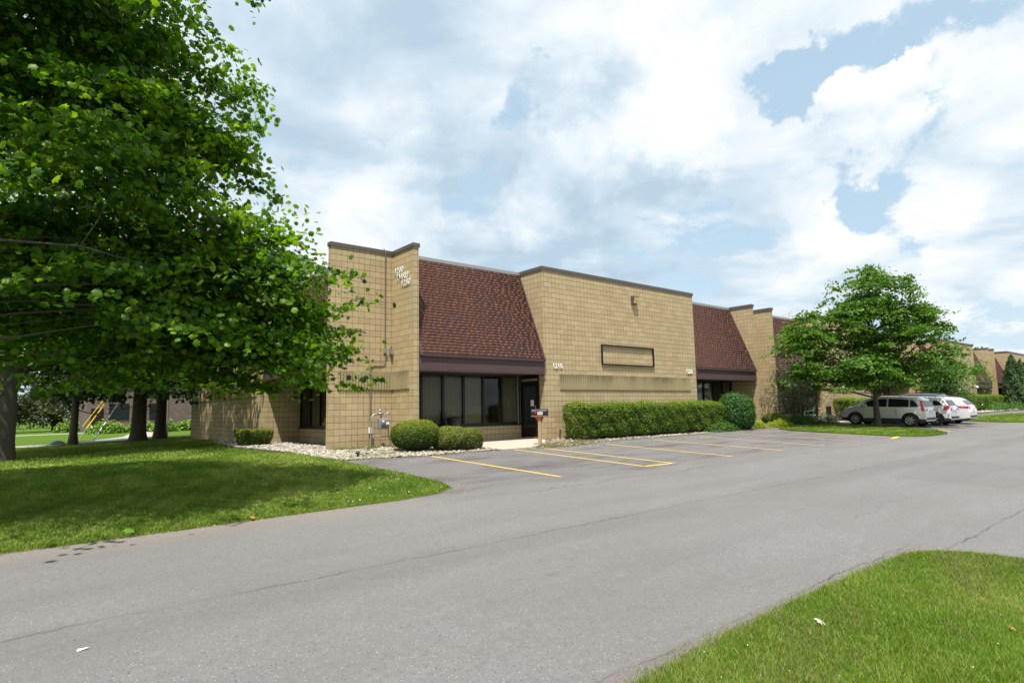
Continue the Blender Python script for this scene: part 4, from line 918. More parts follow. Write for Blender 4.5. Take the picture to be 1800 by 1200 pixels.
# ------------------------------------------------------------------ trees
def bend(a, b, sag, rs, k=6):
    a, b = np.array(a, float), np.array(b, float); out = []; L = np.linalg.norm(b-a); off = rs.normal(size=3)*L*.06
    for i in range(k+1):
        f = i/k; p = a+(b-a)*f+off*math.sin(math.pi*f)+np.array([0, 0, sag*L*math.sin(math.pi*f)]); out.append(tuple(p))
    return out
def bend3(fk):
    out = []
    for i in range(len(fk)-1):
        for j in range(4): f = j/4; out.append(tuple(fk[i][k]*(1-f)+fk[i+1][k]*f for k in range(3)))
    return out+[tuple(fk[-1])]
def tree(name, base, lab, cat, trunk, blobs, mat, bark, n_spray, per, leaf, tmpl, seed, r0=.3, spray=.55, limbs=2, twigs=160, flat=.22, shell=.42, upn=.7, tintb=.5, limb_from=.35, group=None, stray=0.0, lr=(.26, .42), forks=(), svar=.13, bsz=11, bw=.62, zmin=.3, bz=.22):
    """trunk: list of local points; blobs: (cx,cy,cz,rx,ry,rz,weight) local"""
    rs = np.random.RandomState(seed); th = thing(name, base, lab, cat, 0, group)
    tp = [np.array(p, float) for p in trunk]; nt = len(tp)
    trad = [r0*(1.45 if i == 0 else 1-.62*i/(nt-1)) for i in range(nt)]
    mb = MB(); pts = []; rad = []
    for i in range(nt-1):
        for j in range(4):
            f = j/4; pts.append(tp[i]*(1-f)+tp[i+1]*f+rs.normal(size=3)*r0*.06*(0 if i+j == 0 else 1)); rad.append((trad[i]*(1-f)**1.6+trad[i+1]*(1-(1-f)**1.6)) if i == 0 else trad[i]*(1-f)+trad[i+1]*f)
    pts.append(tp[-1]); rad.append(trad[-1]); mb.tube([tuple(p) for p in pts], rad, 12)
    for fk in forks: mb.tube(bend3(fk), [r0*.62*(1-.7*k/(len(fk)*4-4)) for k in range(len(fk)*4-3)], 9)
    mb.build('trunk', M[bark], th)
    lm = MB(); nodes = []
    B = np.array([b[:7] for b in blobs], float)
    for b in blobs:
        for _ in range(limbs if b[6] > .25 else 1):
            f = rs.uniform(limb_from, 1); idx = f*(len(pts)-1); i = int(idx); st = np.array(pts[min(i, len(pts)-1)])
            if st[2] > b[2]+b[5]*.3: st = np.array(pts[max(1, int(limb_from*(len(pts)-1)))])
            en = np.array(b[:3])+rs.normal(size=3)*np.array(b[3:6])*.30
            q = bend(st, en, .05, rs, 7); r_ = r0*rs.uniform(*lr)
            lm.tube(q, [r_*(1-.8*k/7) for k in range(8)], 7)
            for k in range(2, 8): nodes.append((np.array(q[k]), r_*(1-.8*k/7)))
    # sprays of leaves
    w = B[:, 6]*(B[:, 3]*B[:, 4]*B[:, 5])**(2/3.); ib = rs.choice(len(B), n_spray, p=w/w.sum())
    nbo = max(8, int(n_spray/bsz)); ibo = rs.choice(len(B), nbo, p=w/w.sum()); do = rs.normal(size=(nbo, 3)); do /= np.linalg.norm(do, axis=1, keepdims=True)
    ro = (shell+(1-shell)*rs.uniform(0, 1, nbo)**.6); CO = B[ibo, :3]+do*B[ibo, 3:6]*ro[:, None]
    k = rs.randint(0, nbo, n_spray); d = do[k]; rr_ = ro[k]; bt = rs.normal(0, .07, nbo)
    bl_ = rs.normal(size=(n_spray, 3))*np.array([1, 1, bz])*(bw*rs.uniform(.6, 1.3, nbo)[k])[:, None]
    oh = d.copy(); oh[:, 2] = 0; bl_[:, 2] -= (bl_*oh).sum(1)*.30+.16*(bl_[:, :2]**2).sum(1)/max(bw, .1)
    C = CO[k]+bl_
    n = n_spray*per; sp = np.repeat(np.arange(n_spray), per); ssz = rs.uniform(.6, 1.35, n_spray)*spray
    g = rs.normal(size=(n, 3)); g[:, 2] *= flat; g *= ssz[sp][:, None]*.62
    tilt = rs.normal(0, .22, (n_spray, 2)); out = d.copy(); out[:, 2] = 0
    g[:, 2] += (g[:, 0]*tilt[sp, 0]+g[:, 1]*tilt[sp, 1])-(g*out[sp]).sum(1)*.28
    P = C[sp]+g
    N = rs.normal(size=(n, 3))*.55+np.array([0, 0, upn])+d[sp]*.35
    sv = rs.normal(0, svar, n_spray)+bt[k]
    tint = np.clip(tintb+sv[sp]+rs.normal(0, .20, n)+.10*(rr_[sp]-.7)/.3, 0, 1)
    ok = P[:, 2] > zmin+.12*np.sin(P[:, 0]*2.3+P[:, 1]*1.7)+rs.normal(0, .06, len(P))*(zmin > 1)
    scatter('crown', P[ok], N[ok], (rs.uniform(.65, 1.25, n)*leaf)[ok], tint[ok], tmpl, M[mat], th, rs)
    NP = np.array([q[0] for q in nodes]); order = rs.permutation(n_spray)[:twigs]
    for i in order:
        c = C[i]; dd = np.linalg.norm(NP-c, axis=1)+1.5*np.maximum(0, NP[:, 2]-c[2]); j = int(np.argmin(dd))
        if np.linalg.norm(NP[j]-c) > 2.3: continue
        q = bend(NP[j], c, -.03, rs, 4); r_ = min(nodes[j][1]*.6, .035*(r0/.3))
        lm.tube(q, [max(.004, r_*(1-.85*k/4)) for k in range(5)], 5, cap=False)
    lm.build('limbs', M[bark], th)
    return th
# near maple whose trunk stands just left of the view
nb = (-3.0, 10.6, G(-3, 10.6))
def rel(lst, b): return [(x-b[0], y-b[1], z-b[2], a, c, d_, w_) for (x, y, z, a, c, d_, w_) in lst]
tree('maple_tree', nb, 'nearest big maple whose bright leafy boughs fill the upper left', 'tree', [(0, 0, -.1), (.1, .1, 2.2), (.3, .2, 4.5), (.2, .4, 7.5), (.4, .3, 10.5)],
     rel([(-2.2, 12.6, 9.4, 3.9, 3.4, 3.2, 1.0), (-2.8, 10.5, 10.9, 3.7, 2.7, 1.8, .75), (-.1, 11.6, 9.4, 2.6, 3.2, 3.0, 1.0), (1.1, 12.0, 8.2, 1.7, 1.9, 2.1, .9), (1.9, 12.0, 6.5, 1.4, 1.6, 1.2, 1.2), (.2, 11.8, 5.8, 2.9, 2.8, 1.6, .9),
          (3.2, 11.7, 4.7, 1.4, 1.2, .65, 1.0), (3.7, 12.3, 4.0, 1.3, 1.0, .9, 1.3), (2.6, 12.4, 4.6, 1.4, 1.2, .9, 1.1), (3.75, 11.6, 4.45, .85, .7, .45, 1.5), (3.6, 11.8, 3.5, .6, .5, .30, .5), (3.3, 11.8, 3.3, 1.25, 1.0, .70, .8), (1.2, 12.2, 3.7, 2.4, 2.2, .95, .9), (3.9, 12.0, 2.85, .7, .6, .28, .4), (2.6, 12.0, 2.75, 1.7, 1.2, .5, .6), (4.4, 12.4, 2.9, .8, .6, .35, .4), (-1.6, 13.0, 4.4, 3.0, 2.2, 1.3, .8)], nb),
     'maple', 'bark', 3500, 38, .108, T_MAPLE, 51, r0=.34, spray=.38, limbs=1, twigs=600, shell=.42, flat=.16, svar=.14, bsz=13, bw=.60, lr=(.035, .075), limb_from=.3, zmin=1.95, bz=.36)
b0 = (-.35, 24.0, .62)
tree('maple_tree', b0, 'large dark maple with a thick trunk at the left edge of the lawn', 'tree', [(0, 0, -.1), (.1, 0, 2.6), (-.1, .1, 5), (.3, .1, 8), (.1, .2, 12)],
     rel([(-.4, 26, 10.5, 5.4, 4.6, 5.0, 1.0), (2.8, 25.5, 6.3, 3.0, 2.8, 2.6, .8), (-2.5, 25.0, 5.8, 3.6, 2.8, 2.2, .8), (.6, 24.8, 4.2, 2.8, 1.8, 1.0, .6), (4.3, 25.6, 4.8, 2.2, 2.0, 1.4, .7), (1.5, 26, 5.5, 3.6, 3, 2.6, .6), (4.6, 28, 6.8, 2.6, 3.6, 2.2, .8), (4.4, 32, 7.4, 2.6, 3.2, 2.2, .8), (5.2, 30, 5.0, 1.8, 3.6, 1.3, .7)], b0),
     'maple', 'bark', 2000, 28, .17, T_STAR, 52, r0=.38, spray=.6, bw=.9, limbs=2, twigs=240, shell=.35, limb_from=.3, lr=(.16, .28), forks=([(.1, 0, 2.4), (.7, -.5, 5.4), (1.3, -.9, 8.5), (1.5, -1, 12)], [(.1, 0, 3.2), (2.0, -1, 6.2), (3.3, -1.5, 9.0)], [(.1, 0, 2.8), (-.5, .2, 6), (-.6, 0, 10)]))
def conifer(base, h, r, lab, seed, z0=2.6, tr=.3, n=60, mat='spruce', group='conifers beside the west wall'):
    rs = np.random.RandomState(seed); th = thing('spruce_tree', base, lab, 'tree', 0, group)
    MB().tube([(0, 0, -.1), (.0, 0, .5), (.05, 0, h*.5), (0, 0, h)], [tr*1.2, tr*.85, tr*.55, .03], 12).build('trunk', M['barkd'], th)
    lm = MB(); P = []; T = []
    for i in range(n):
        f = (i+rs.uniform(0, .5))/n; z = z0+(h-z0)*f; L = r*(1-f)**.8*rs.uniform(.75, 1.1)+.2; a = rs.uniform(0, 6.28)
        e = np.array([math.cos(a)*L, math.sin(a)*L, -.18*L]); q = bend((0, 0, z), (e[0], e[1], z+e[2]), -.05, rs, 4); lm.tube(q, [.045*(1-.8*k/4) for k in range(5)], 5, cap=False)
        m_ = int(240*(L/r)+40); fr = rs.uniform(.25, 1, m_); c = np.array([0, 0, z])+fr[:, None]*e
        c += rs.normal(size=(m_, 3))*np.array([.35, .35, .16])*(L*.42)*(.35+.65*(1-np.abs(fr-.6)))[:, None]; c[:, 2] -= .1*rs.exponential(1, m_)
        P.append(c); T.append(np.full(m_, rs.normal(.5, .12)))
    for i in range(9):      # dead lower branches
        a = rs.uniform(0, 6.28); L = rs.uniform(.8, 1.9); z = rs.uniform(1.6, z0+.4); lm.tube(bend((0, 0, z), (math.cos(a)*L, math.sin(a)*L, z-.15), -.08, rs, 4), [.025, .02, .015, .01, .005], 5, cap=False)
    lm.build('limbs', M['barkd'], th); P = np.concatenate(P); T = np.clip(np.concatenate(T)+rs.normal(0, .14, len(P)), 0, 1)
    scatter('crown', P, rs.normal(size=P.shape)+np.array([0, 0, .5]), rs.uniform(.18, .4, len(P)), T, T_LEAF, M[mat], th, rs); return th
conifer((2.35, 36.3, .62), 9.5, 2.6, 'slender dark conifer with a thin trunk nearest the guy wires', 61, 2.6, .20, 50)
conifer((5.2, 37.4, .62), 12.5, 3.2, 'broad trunked dark conifer, left of the two beside the west wall', 62, 3.0, .42, 60)
conifer((6.5, 39.2, .62), 12.0, 3.0, 'dark conifer right beside the wooden utility pole', 63, 3.0, .36, 56)
ib_ = (34.3, 12.3, G(34.3, 12.3)+.05)
tree('island_maple', ib_, 'rounded young maple growing on the grass island in front of the parked cars', 'tree', [(0, 0, -.1), (.0, 0, 1.3), (.05, 0, 2.0), (.0, 0, 4.2), (-.1, 0, 6.4)],
     [(-.2, -.1, 6.8, 1.9, 2.0, 1.5, 1.1), (.3, -.3, 5.5, 2.3, 2.4, 1.3, 1.0), (-2.2, 1.5, 5.2, 1.4, 1.3, .8, .7), (-2.6, 1.9, 4.0, 1.7, 1.5, .8, .8), (-1.2, .8, 3.4, 2.6, 2.3, .9, 1.0), (-3.0, 2.0, 2.9, 1.3, 1.2, .5, .6), (1.4, -1.1, 4.0, 2.2, 2.0, 1.0, 1.0),
      (2.5, -2.0, 4.9, 1.1, 1.1, .6, .7), (3.0, -2.4, 3.4, 1.4, 1.3, .7, .8), (1.9, -1.5, 2.8, 1.9, 1.7, .6, .8), (-.6, .2, 2.5, 2.0, 1.8, .45, .7), (0, 0, 7.9, 1.1, 1.1, .6, .6), (2.2, -1.6, 5.7, .8, .8, .6, .5), (-1.5, 1.0, 6.1, 1.0, 1.0, .7, .6), (3.5, -2.8, 4.6, .5, .5, .35, .25), (-2.6, 1.8, 6.0, .4, .4, .3, .2)],
     'maple2', 'bark', 1650, 30, .125, T_STAR, 71, r0=.145, spray=.33, limbs=2, twigs=260, shell=.38, limb_from=.32, bw=.50, bsz=10, zmin=1.80, bz=.34, tintb=.56)
# tall sparse grey-green shrub beside the second fin
sb = (33.35, 16.1, G(33.4, 16.1))
tree('tall_shrub', sb, 'tall sparse grey green shrub leaning against the second fin wall', 'shrub', [(0, 0, 0), (.1, 0, 1.0), (.3, .1, 2.4)],
     [(.1, 0, 1.2, .9, .7, 1.0, 1), (.6, .2, 2.2, .95, .8, 1.0, 1), (1.2, .3, 3.0, .8, .7, .8, .8), (1.3, .1, 1.4, .7, .7, .9, .8), (-.4, 0, 1.9, .45, .4, .7, .5), (-.35, .1, 2.9, .25, .25, .4, .3)],
     'olive', 'bark', 300, 26, .085, T_LEAF, 72, r0=.06, spray=.3, limbs=3, twigs=110, flat=.8, shell=.2, upn=.2, limb_from=.1)
tree('tall_shrub', (58.2, 15.6, G(58, 15.6)), 'dense tall green shrub behind the parked cars at the third bay', 'shrub', [(0, 0, 0), (0, 0, 1.0), (0, 0, 3.0)],
     [(0, 0, 2.2, 2.3, 1.6, 2.0, 1), (-.8, 0, 3.6, 1.6, 1.2, 1.1, .8), (1.2, 0, 3.3, 1.4, 1.2, 1.2, .8)], 'box', 'bark', 420, 26, .17, T_LEAF, 73, r0=.1, spray=.5, limbs=3, twigs=30, flat=.8, shell=.3, upn=.3)
def arb(loc, h, r, lab, seed):
    rs = np.random.RandomState(seed); th = thing('arborvitae', loc, lab, 'tree', 0, 'arborvitae row at the last bays')
    MB().tube([(0, 0, -.1), (0, 0, h*.8)], [.12, .03], 8).build('trunk', M['barkd'], th)
    n = 7000; f = rs.uniform(0, 1, n)**1.25; a = rs.uniform(0, 6.28, n); env = r*np.minimum(1, (1-f)**.62*1.12)*(.9+.18*np.sin(a*5+f*9+seed)+.1*np.sin(a*11-f*17))
    rr_ = env*rs.uniform(.72, 1.03, n); P = np.c_[np.cos(a)*rr_, np.sin(a)*rr_, .1+f*(h-.1)]; N = np.c_[np.cos(a), np.sin(a), .5*np.ones(n)]+rs.normal(size=P.shape)*.5
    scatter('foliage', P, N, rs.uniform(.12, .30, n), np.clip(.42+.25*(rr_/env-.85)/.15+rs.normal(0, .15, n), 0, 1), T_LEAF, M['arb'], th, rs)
    MB().lathe([(r*.7, .2), (r*.72, h*.3), (r*.45, h*.65), (.02, h*.92)], n=10).build('inner_branches', M['core'], th)
for i, (x, y, h, r, lab) in enumerate(((80.6, 15.6, 5.6, 1.25, 'tallest pointed arborvitae, first in the row right of the cars'), (83.0, 15.4, 5.1, 1.2, 'second arborvitae of the row, behind the first one'),
                                       (85.4, 15.5, 4.9, 1.25, 'third arborvitae of the row, with bright green top'), (87.9, 15.3, 4.6, 1.2, 'fourth arborvitae of the row near the right edge'), (90.5, 15.4, 4.2, 1.2, 'last arborvitae of the row at the right edge'))):
    arb((x, y, G(x, y)), h, r, lab, 80+i)

# ------------------------------------------------------------------ left background
BB = thing('brick_building', (5.0, 64.0, .60), 'low brown brick building with a white upper band beyond the trees', 'building')
MB().box(0, 40, 0, 18, -.1, 4.0).build('wall', M['brick'], BB)
MB().box(-.15, 40.15, -.15, 18.15, 4.01, 6.2).build('upper_band', M['capl'], BB)
MB().box(-.3, 40.3, -.3, 18.3, 6.21, 6.4).build('roof', M['cap'], BB)
for i in range(4):
    x = 1.6+3.1*i+(.8 if i > 1 else 0)
    w_ = MB().box(x, x+1.5, -.06, .02, 1.1, 2.5).build('window', M['frame'], BB); MB().box(x+.08, x+1.42, -.075, -.062, 1.18, 2.42).build('pane', M['cglass'], w_)
d_ = MB().box(.3, 1.2, -.05, .03, 0, 2.1).build('door', M['frame'], BB)
o = MB().box(-.5, .5, -.3, .3, 0, .1).box(-.4, .4, -.22, .22, .1, 1.2).box(-.44, .44, -.25, .25, 1.2, 1.27).tube([(-.1, -.25, .8), (.1, -.25, .8)], .03, 6).build('utility_cabinet', M['meter']); o.location = (13.2, 62.6, .62); tag(o, 'grey utility cabinet against the brown brick building', 'cabinet')
for i, (x, y, lx, lab) in enumerate(((6.0, 57.5, 3.2, 'bright hosta clump in front of the brick building, left of the conifers'), (8.2, 58.0, 2.6, 'bright hosta clump seen just left of the thick conifer trunk'), (9.7, 56.5, 2.2, 'bright hosta clump seen between the two conifer trunks'), (11.7, 57.5, 2.8, 'bright hosta clump right of the wooden pole'), (4.2, 70, 2.6, 'distant yellow green plant beside the far road'))):
    tuft('hosta_clump', (x, y, .6), (lx, 1.6, 1.0), 'hosta', 1500, .24, lab, 'plant', 90+i, group='hostas along the brick building')
def strip(name, pts, w, mat, off):
    mb = MB(); n = len(pts)
    L = []
    for i, p in enumerate(pts):
        a = Vector(pts[max(0, i-1)]); b = Vector(pts[min(n-1, i+1)]); d = (b-a).normalized(); q = Vector((-d.y, d.x))*w/2; p = Vector(p); L += [p+q, p-q]
    mb.add([(p.x, p.y, G(p.x, p.y)+off) for p in L], [(2*i, 2*i+1, 2*i+3, 2*i+2) for i in range(n-1)])
    return tag(mb.build(name, M[mat], recalc=False), kind='structure')
strip('path', [(-20, 21.5), (-8, 29), (-.4, 34.6), (3.8, 38.6), (6.4, 45), (9, 60)], 1.9, 'concrete2', -.02)
strip('road', [(-40, 50), (-8, 56.5), (0, 60), (5, 61.5), (9, 62)], 2.6, 'concrete2', -.015)
pl = thing('utility_pole', (7.35, 42.6, .62), 'pale wooden utility pole left of the west wall corner', 'pole')
MB().tube([(0, 0, -.1), (.0, 0, 5), (0, 0, 10.5)], [.17, .15, .12], 12).build('pole', M['polewood'], pl)
MB().box(-1.1, 1.1, -.06, .06, 9.6, 9.72).build('crossarm', M['polewood'], pl)
for i, (ax, ay, m_, lab, f0, f1) in enumerate(((3.4, 39.4, 'white', 'guy wire in a white plastic guard, nearest the conifer trunks', .0, .30), (2.8, 40.6, 'yellow', 'guy wire with a yellow guard between the white guarded and grey ones', .09, .28), (2.9, 45.2, 'yellow', 'bright yellow guarded guy wire rising beside the thin conifer trunk', .10, .32))):
    a = Vector((ax, ay, .6)); b = Vector((7.35, 42.6, 7.5 if i == 0 else 8.2)); g_ = thing('guy_wire', a, lab, 'guy wire', 0, 'guy wires of the utility pole')
    MB().tube([(0, 0, 0), tuple(b-a)], .012, 6).build('wire', M['galv'], g_)
    MB().tube([tuple((b-a)*f0), tuple((b-a)*f1)], .030, 8).build('guard', M[m_], g_)
def bigbush(name, loc, dims, mat, n, leaf, lab, seed, cat='shrub', group=None):
    lx, ly, lz = dims; rs = np.random.RandomState(seed)
    bl = [(rs.uniform(-.3, .3)*lx, rs.uniform(-.3, .3)*ly, lz*rs.uniform(.3, .72), lx*rs.uniform(.22, .36), ly*rs.uniform(.25, .38), lz*rs.uniform(.2, .32), 1) for _ in range(7)]
    return tree(name, loc, lab, cat, [(0, 0, -.1), (0, 0, lz*.2), (0, 0, lz*.6)], bl, mat, 'bark', n, 22, leaf, T_LEAF, seed, r0=lz*.03, spray=max(lx, ly)*.09, limbs=2, twigs=40, flat=.7, shell=.3, upn=.4, limb_from=.1, group=group)
GB = 'shrubs and trees beyond the far road'
bigbush('round_bush', (-.8, 74, .6), (6, 5, 4.6), 'bushfar', 260, .30, 'brown green rounded shrub beyond the far road, by the left maple trunk', 101, group=GB)
bigbush('round_bush', (3.4, 79, .6), (6, 5, 5.2), 'bushfar', 260, .30, 'olive shrub beyond the far road, behind the yellow guarded guy wire', 102, group=GB)
bigbush('round_bush', (6.4, 74, .6), (3.6, 4, 3.0), 'box', 200, .26, 'darker green bush at the left corner of the brick building', 103, group=GB)
for i, (x, y, h) in enumerate(((-12, 96, 13), (-3, 104, 15), (8, 108, 14), (20, 100, 15), (34, 104, 14))):
    bigbush('far_tree', (x, y, .6), (11, 10, h), 'maple2' if i % 2 else 'bushfar', 330, .5, ('broad far tree at the far left beyond the road', 'tall far tree behind the shrubs at the left', 'far tree rising behind the left end of the brick building', 'far tree behind the middle of the brick building', 'far tree behind the right end of the brick building')[i], 110+i, 'tree', 'distant trees behind the brick building')
for i, (x, y, h) in enumerate(((150, 36, 9), (175, 14, 9), (200, -6, 10))):
    bigbush('far_tree', (x, y, G(x, y)), (16, 12, h), 'maple2', 260, .6, ('distant tree past the end of the building', 'distant tree at the end of the drive', 'distant tree beyond the drive at the far right')[i], 120+i, 'tree', 'distant trees at the end of the drive')
o = MB().prism([(-.5, 0), (.45, 0), (.42, .18), (.2, .36), (-.1, .40), (-.38, .25)], -.3, .3, 'y').build('boulder', M['meter'], None, .08); o.location = (1.75, 36.0, .55); o.scale = (.75, .75, .75); tag(o, 'grey boulder at the foot of the slender conifer', 'rock')
tag(MB().tube([(0, 0, 0), (.02, 0, .14)], .035, 8).lathe([(.06, .12), (.06, .17), (.02, .19), (0, .19)], n=8).build('bed_light', M['black']), 'tiny black path light in the gravel below the corner wall', 'light').location = (7.5, 15.95, G(7.5, 15.9))

# ------------------------------------------------------------------ cars
def interp(pts, x):
    if x <= pts[0][0]: return pts[0][1]
    for (a, b), (c, d) in zip(pts, pts[1:]):
        if x <= c: return b+(d-b)*(x-a)/(c-a)
    return pts[-1][1]
def make_car(name, lab, paint, L, Wd, Hh, belt, top, wheels, rw, clad, group, side_windows, rear_lamp, rear_glass, rack=False, pillar=.0, rimmat='rim', spokes=5):
    """x forward; top: roof line (x,z) from the tail to the nose; wheels: x of rear and front axle"""
    th = thing(name, (0, 0, 0), lab, 'car', 0, group)
    hL = L/2; kz = .93
    def sz(l): return [(p[0], p[1] if p[1] < .5 else .5+(p[1]-.5)*.90) for p in l]
    top = sz(top); side_windows = [sz(w) for w in side_windows]; rear_lamp = sz(rear_lamp); Hh = .5+(Hh-.5)*.90; belt = .5+(belt-.5)*.90
    rear_glass = (rear_glass[0], rear_glass[1], .5+(rear_glass[2]-.5)*.9, .5+(rear_glass[3]-.5)*.9)
    def hw(x, z):
        w = Wd/2*(1-.16*abs(x/hL)**5-.02*abs(x/hL)**2)
        if z < belt: w *= 1-.07*((belt-.12-z)/.75)**2 if z < belt-.12 else 1
        else: w -= (z-belt)*.30+((z-belt)/.55)**3*.03
        return w
    zb = .22
    xs = sorted(set([round(-hL+L*i/60, 4) for i in range(61)]+[p[0] for p in top]+[w+s_*rw*1.17*math.cos(a) for w in wheels for s_ in (1,) for a in [math.pi*k/14 for k in range(15)]]))
    def bot(x):
        b = zb+(.10*max(0, (abs(x)-hL+.35)/.35))
        for w in wheels:
            R_ = rw*1.17; d = abs(x-w)
            if d < R_: b = max(b, rw+math.sqrt(R_*R_-d*d))
        return b
    NS, NT_ = 12, 8; V = []; Fc = []; mi = []
    for x in xs:
        zt = interp(top, x); b = min(bot(x), zt-.03); sec = []
        crown = .05 if zt > belt+.2 else .035
        rs_ = min(.07, (zt-b)*.3)
        for j in range(NS+1):
            z = b+(zt-rs_-b)*j/NS; sec.append((hw(x, z), z))
        yw = hw(x, zt-rs_); 
        for j in range(1, NT_+1):
            f = j/NT_; a = f*math.pi/2; yy = yw*(1-f) if j > 2 else yw-(.05*f/(.25))*j/2
            yy = yw*math.cos(a)**.75 if j < NT_ else 0
            sec.append((yy, zt-rs_+(rs_+crown)*math.sin(a)**.6 if j else zt-rs_))
        full = [(x, y, z) for y, z in sec]+[(x, -y, z) for y, z in sec[::-1][1:]]
        V += full
    k = 2*(NS+NT_)+1
    for i in range(len(xs)-1):
        for j in range(k-1):
            a = i*k+j; Fc.append((a, a+1, a+k+1, a+k)); jj = j if j < k/2 else k-2-j
            zc = (V[a][2]+V[a+k+1][2])/2
            mi.append(1 if (clad and jj < NS and zc < clad) else 0)
    n = len(xs); Fc.append(tuple(range(k))[::-1]); mi.append(0); Fc.append(tuple(range((n-1)*k, n*k))); mi.append(0)
    mb = MB(); mb.v = V; mb.f = Fc; mb.mi = mi; mb.sm = [True]*(len(Fc)-2)+[False]*2
    mb.build('body', [M[paint], M['trimb']], th)
    MB().box(-hL+.3, hL-.3, -Wd/2+.22, Wd/2-.22, .20, .60).build('underbody', M['rimd'], th)
    def side_poly(poly, out, name, mat, parent=th, sides=(1, -1)):
        # densify and lay on the side surface
        q = []
        for (a, b) in zip(poly, poly[1:]+poly[:1]):
            for i in range(4): q.append((a[0]+(b[0]-a[0])*i/4, a[1]+(b[1]-a[1])*i/4))
        tri = tessellate_polygon([[Vector((x, z, 0)) for x, z in q]])
        for s_ in sides:
            MB().add([(x, s_*(hw(x, z)+out), z) for x, z in q], [tuple(f) for f in tri]).build(name, mat, parent)
    for w_ in side_windows: side_poly(w_, .018, 'window', M['cglass'])
    for (x, z0, z1) in ((wheels[0]+.62, .34, belt-.02), (wheels[0]+1.52, .34, belt-.02), (wheels[1]-.42, .5, belt-.1)):
        side_poly([(x, z0), (x+.012, z0), (x+.012, z1), (x, z1)], .004, 'door_gap', M['rimd'])
    for x in (wheels[0]+.72, wheels[0]+1.62):
        side_poly([(x, belt-.13), (x+.17, belt-.13), (x+.17, belt-.10), (x, belt-.10)], .02, 'door_handle', M[paint] if not pillar else M['rim'])
    # tail: surface x from z
    tail = [(z, x) for x, z in top if x < -hL*.35]
    tail.sort()
    def xr(z): return interp(tail, z)
    def rear_poly(poly, out, name, mat):
        MB().add([(xr(z)-out-abs(y)**3*-.10, y, z+.03) for y, z in poly], [tuple(range(len(poly)))]).build(name, mat, th)
    yg = rear_glass; rear_poly([(-yg[0], yg[2]), (yg[0], yg[2]), (yg[1], yg[3]), (-yg[1], yg[3])], .05, 'rear_window', M['cglass'])
    MB().box(-hL-.03, -hL+.12, -.62, .62, .38, .50).build('bumper_trim', M['trimb'], th, .02)
    MB().box(-hL-.012, -hL+.05, -.26, .26, .72, .86).build('number_plate', M['plate'], th)
    for s_ in (1, -1):
        side_poly(rear_lamp, .010, 'tail_light', M['red'], th, (s_,))
        y0 = s_*(Wd/2-.13); zl = sum(p[1] for p in rear_lamp)/len(rear_lamp)
        zs = [p[1] for p in rear_lamp]; z0_, z1_ = min(zs), max(zs)
        MB().add([(xr(z0_)-.02, s_*(hw(-hL+.05, z0_)-.02), z0_), (xr(z0_)-.05, s_*(hw(-hL+.05, z0_)-.24), z0_+.02), (xr(z1_)-.05, s_*(hw(-hL+.1, z1_)-.22), z1_), (xr(z1_)-.01, s_*(hw(-hL+.1, z1_)-.0), z1_)], [(0, 1, 2, 3)]).build('tail_light', M['red'], th)
        side_poly([(hL-.34, .72), (hL-.06, .66), (hL-.09, .80), (hL-.42, .88)], .008, 'headlight', M['lens'], th, (s_,))
        mx_ = wheels[1]-.55
        MB().box(mx_-.09, mx_+.09, s_*(Wd/2+.02), s_*(Wd/2+.20), belt+.0, belt+.14).build('mirror', M[paint], th, .03)
    if rack:
        for s_ in (1, -1):
            x0, x1 = rack; yy = s_*(hw(0, Hh-.08)-.06)
            MB().tube([(x0, yy, Hh-.02), (x0+.08, yy, Hh+.065), (x1-.08, yy, Hh+.065), (x1, yy, Hh-.01)], .018, 6).build('roof_rail', M['trimb'], th)
    wh0 = None
    for s_ in (1, -1):
        for wx in wheels:
            wy = s_*(Wd/2-.11)
            ty = MB().lathe([(rw*.62, -.10), (rw*.93, -.10), (rw, -.06), (rw, .06), (rw*.93, .10), (rw*.62, .10)], axis='y', n=26).build('wheel', M['tyre'], th)
            ty.location = (wx, wy, rw)
            rb = MB(); o_ = s_*.07
            rb.lathe([(rw*.66, s_*.02), (rw*.66, s_*.095), (rw*.60, s_*.10), (rw*.58, s_*.05)], axis='y', n=24)
            for q in range(spokes):
                a = 2*math.pi*q/spokes+.3; c_, s__ = math.cos(a), math.sin(a); r1, r2_ = rw*.10, rw*.62; hwid = rw*.10
                p_ = [(c_*r1-s__*hwid*1.1, s__*r1+c_*hwid*1.1), (c_*r2_-s__*hwid, s__*r2_+c_*hwid), (c_*r2_+s__*hwid, s__*r2_-c_*hwid), (c_*r1+s__*hwid*1.1, s__*r1-c_*hwid*1.1)]
                rb.prism([(p[0], p[1]) for p in p_], min(s_*.05, s_*.088), max(s_*.05, s_*.088), 'y')
            rb.lathe([(0, s_*.092), (rw*.16, s_*.092), (rw*.18, s_*.06)], axis='y', n=14)
            rb.build('rim', M[rimmat], ty)
            MB().lathe([(0, s_*.03), (rw*.60, s_*.03)], axis='y', n=20).build('brake', M['rimd'], ty)
    return th
GC = 'cars parked in the row behind the island maple'
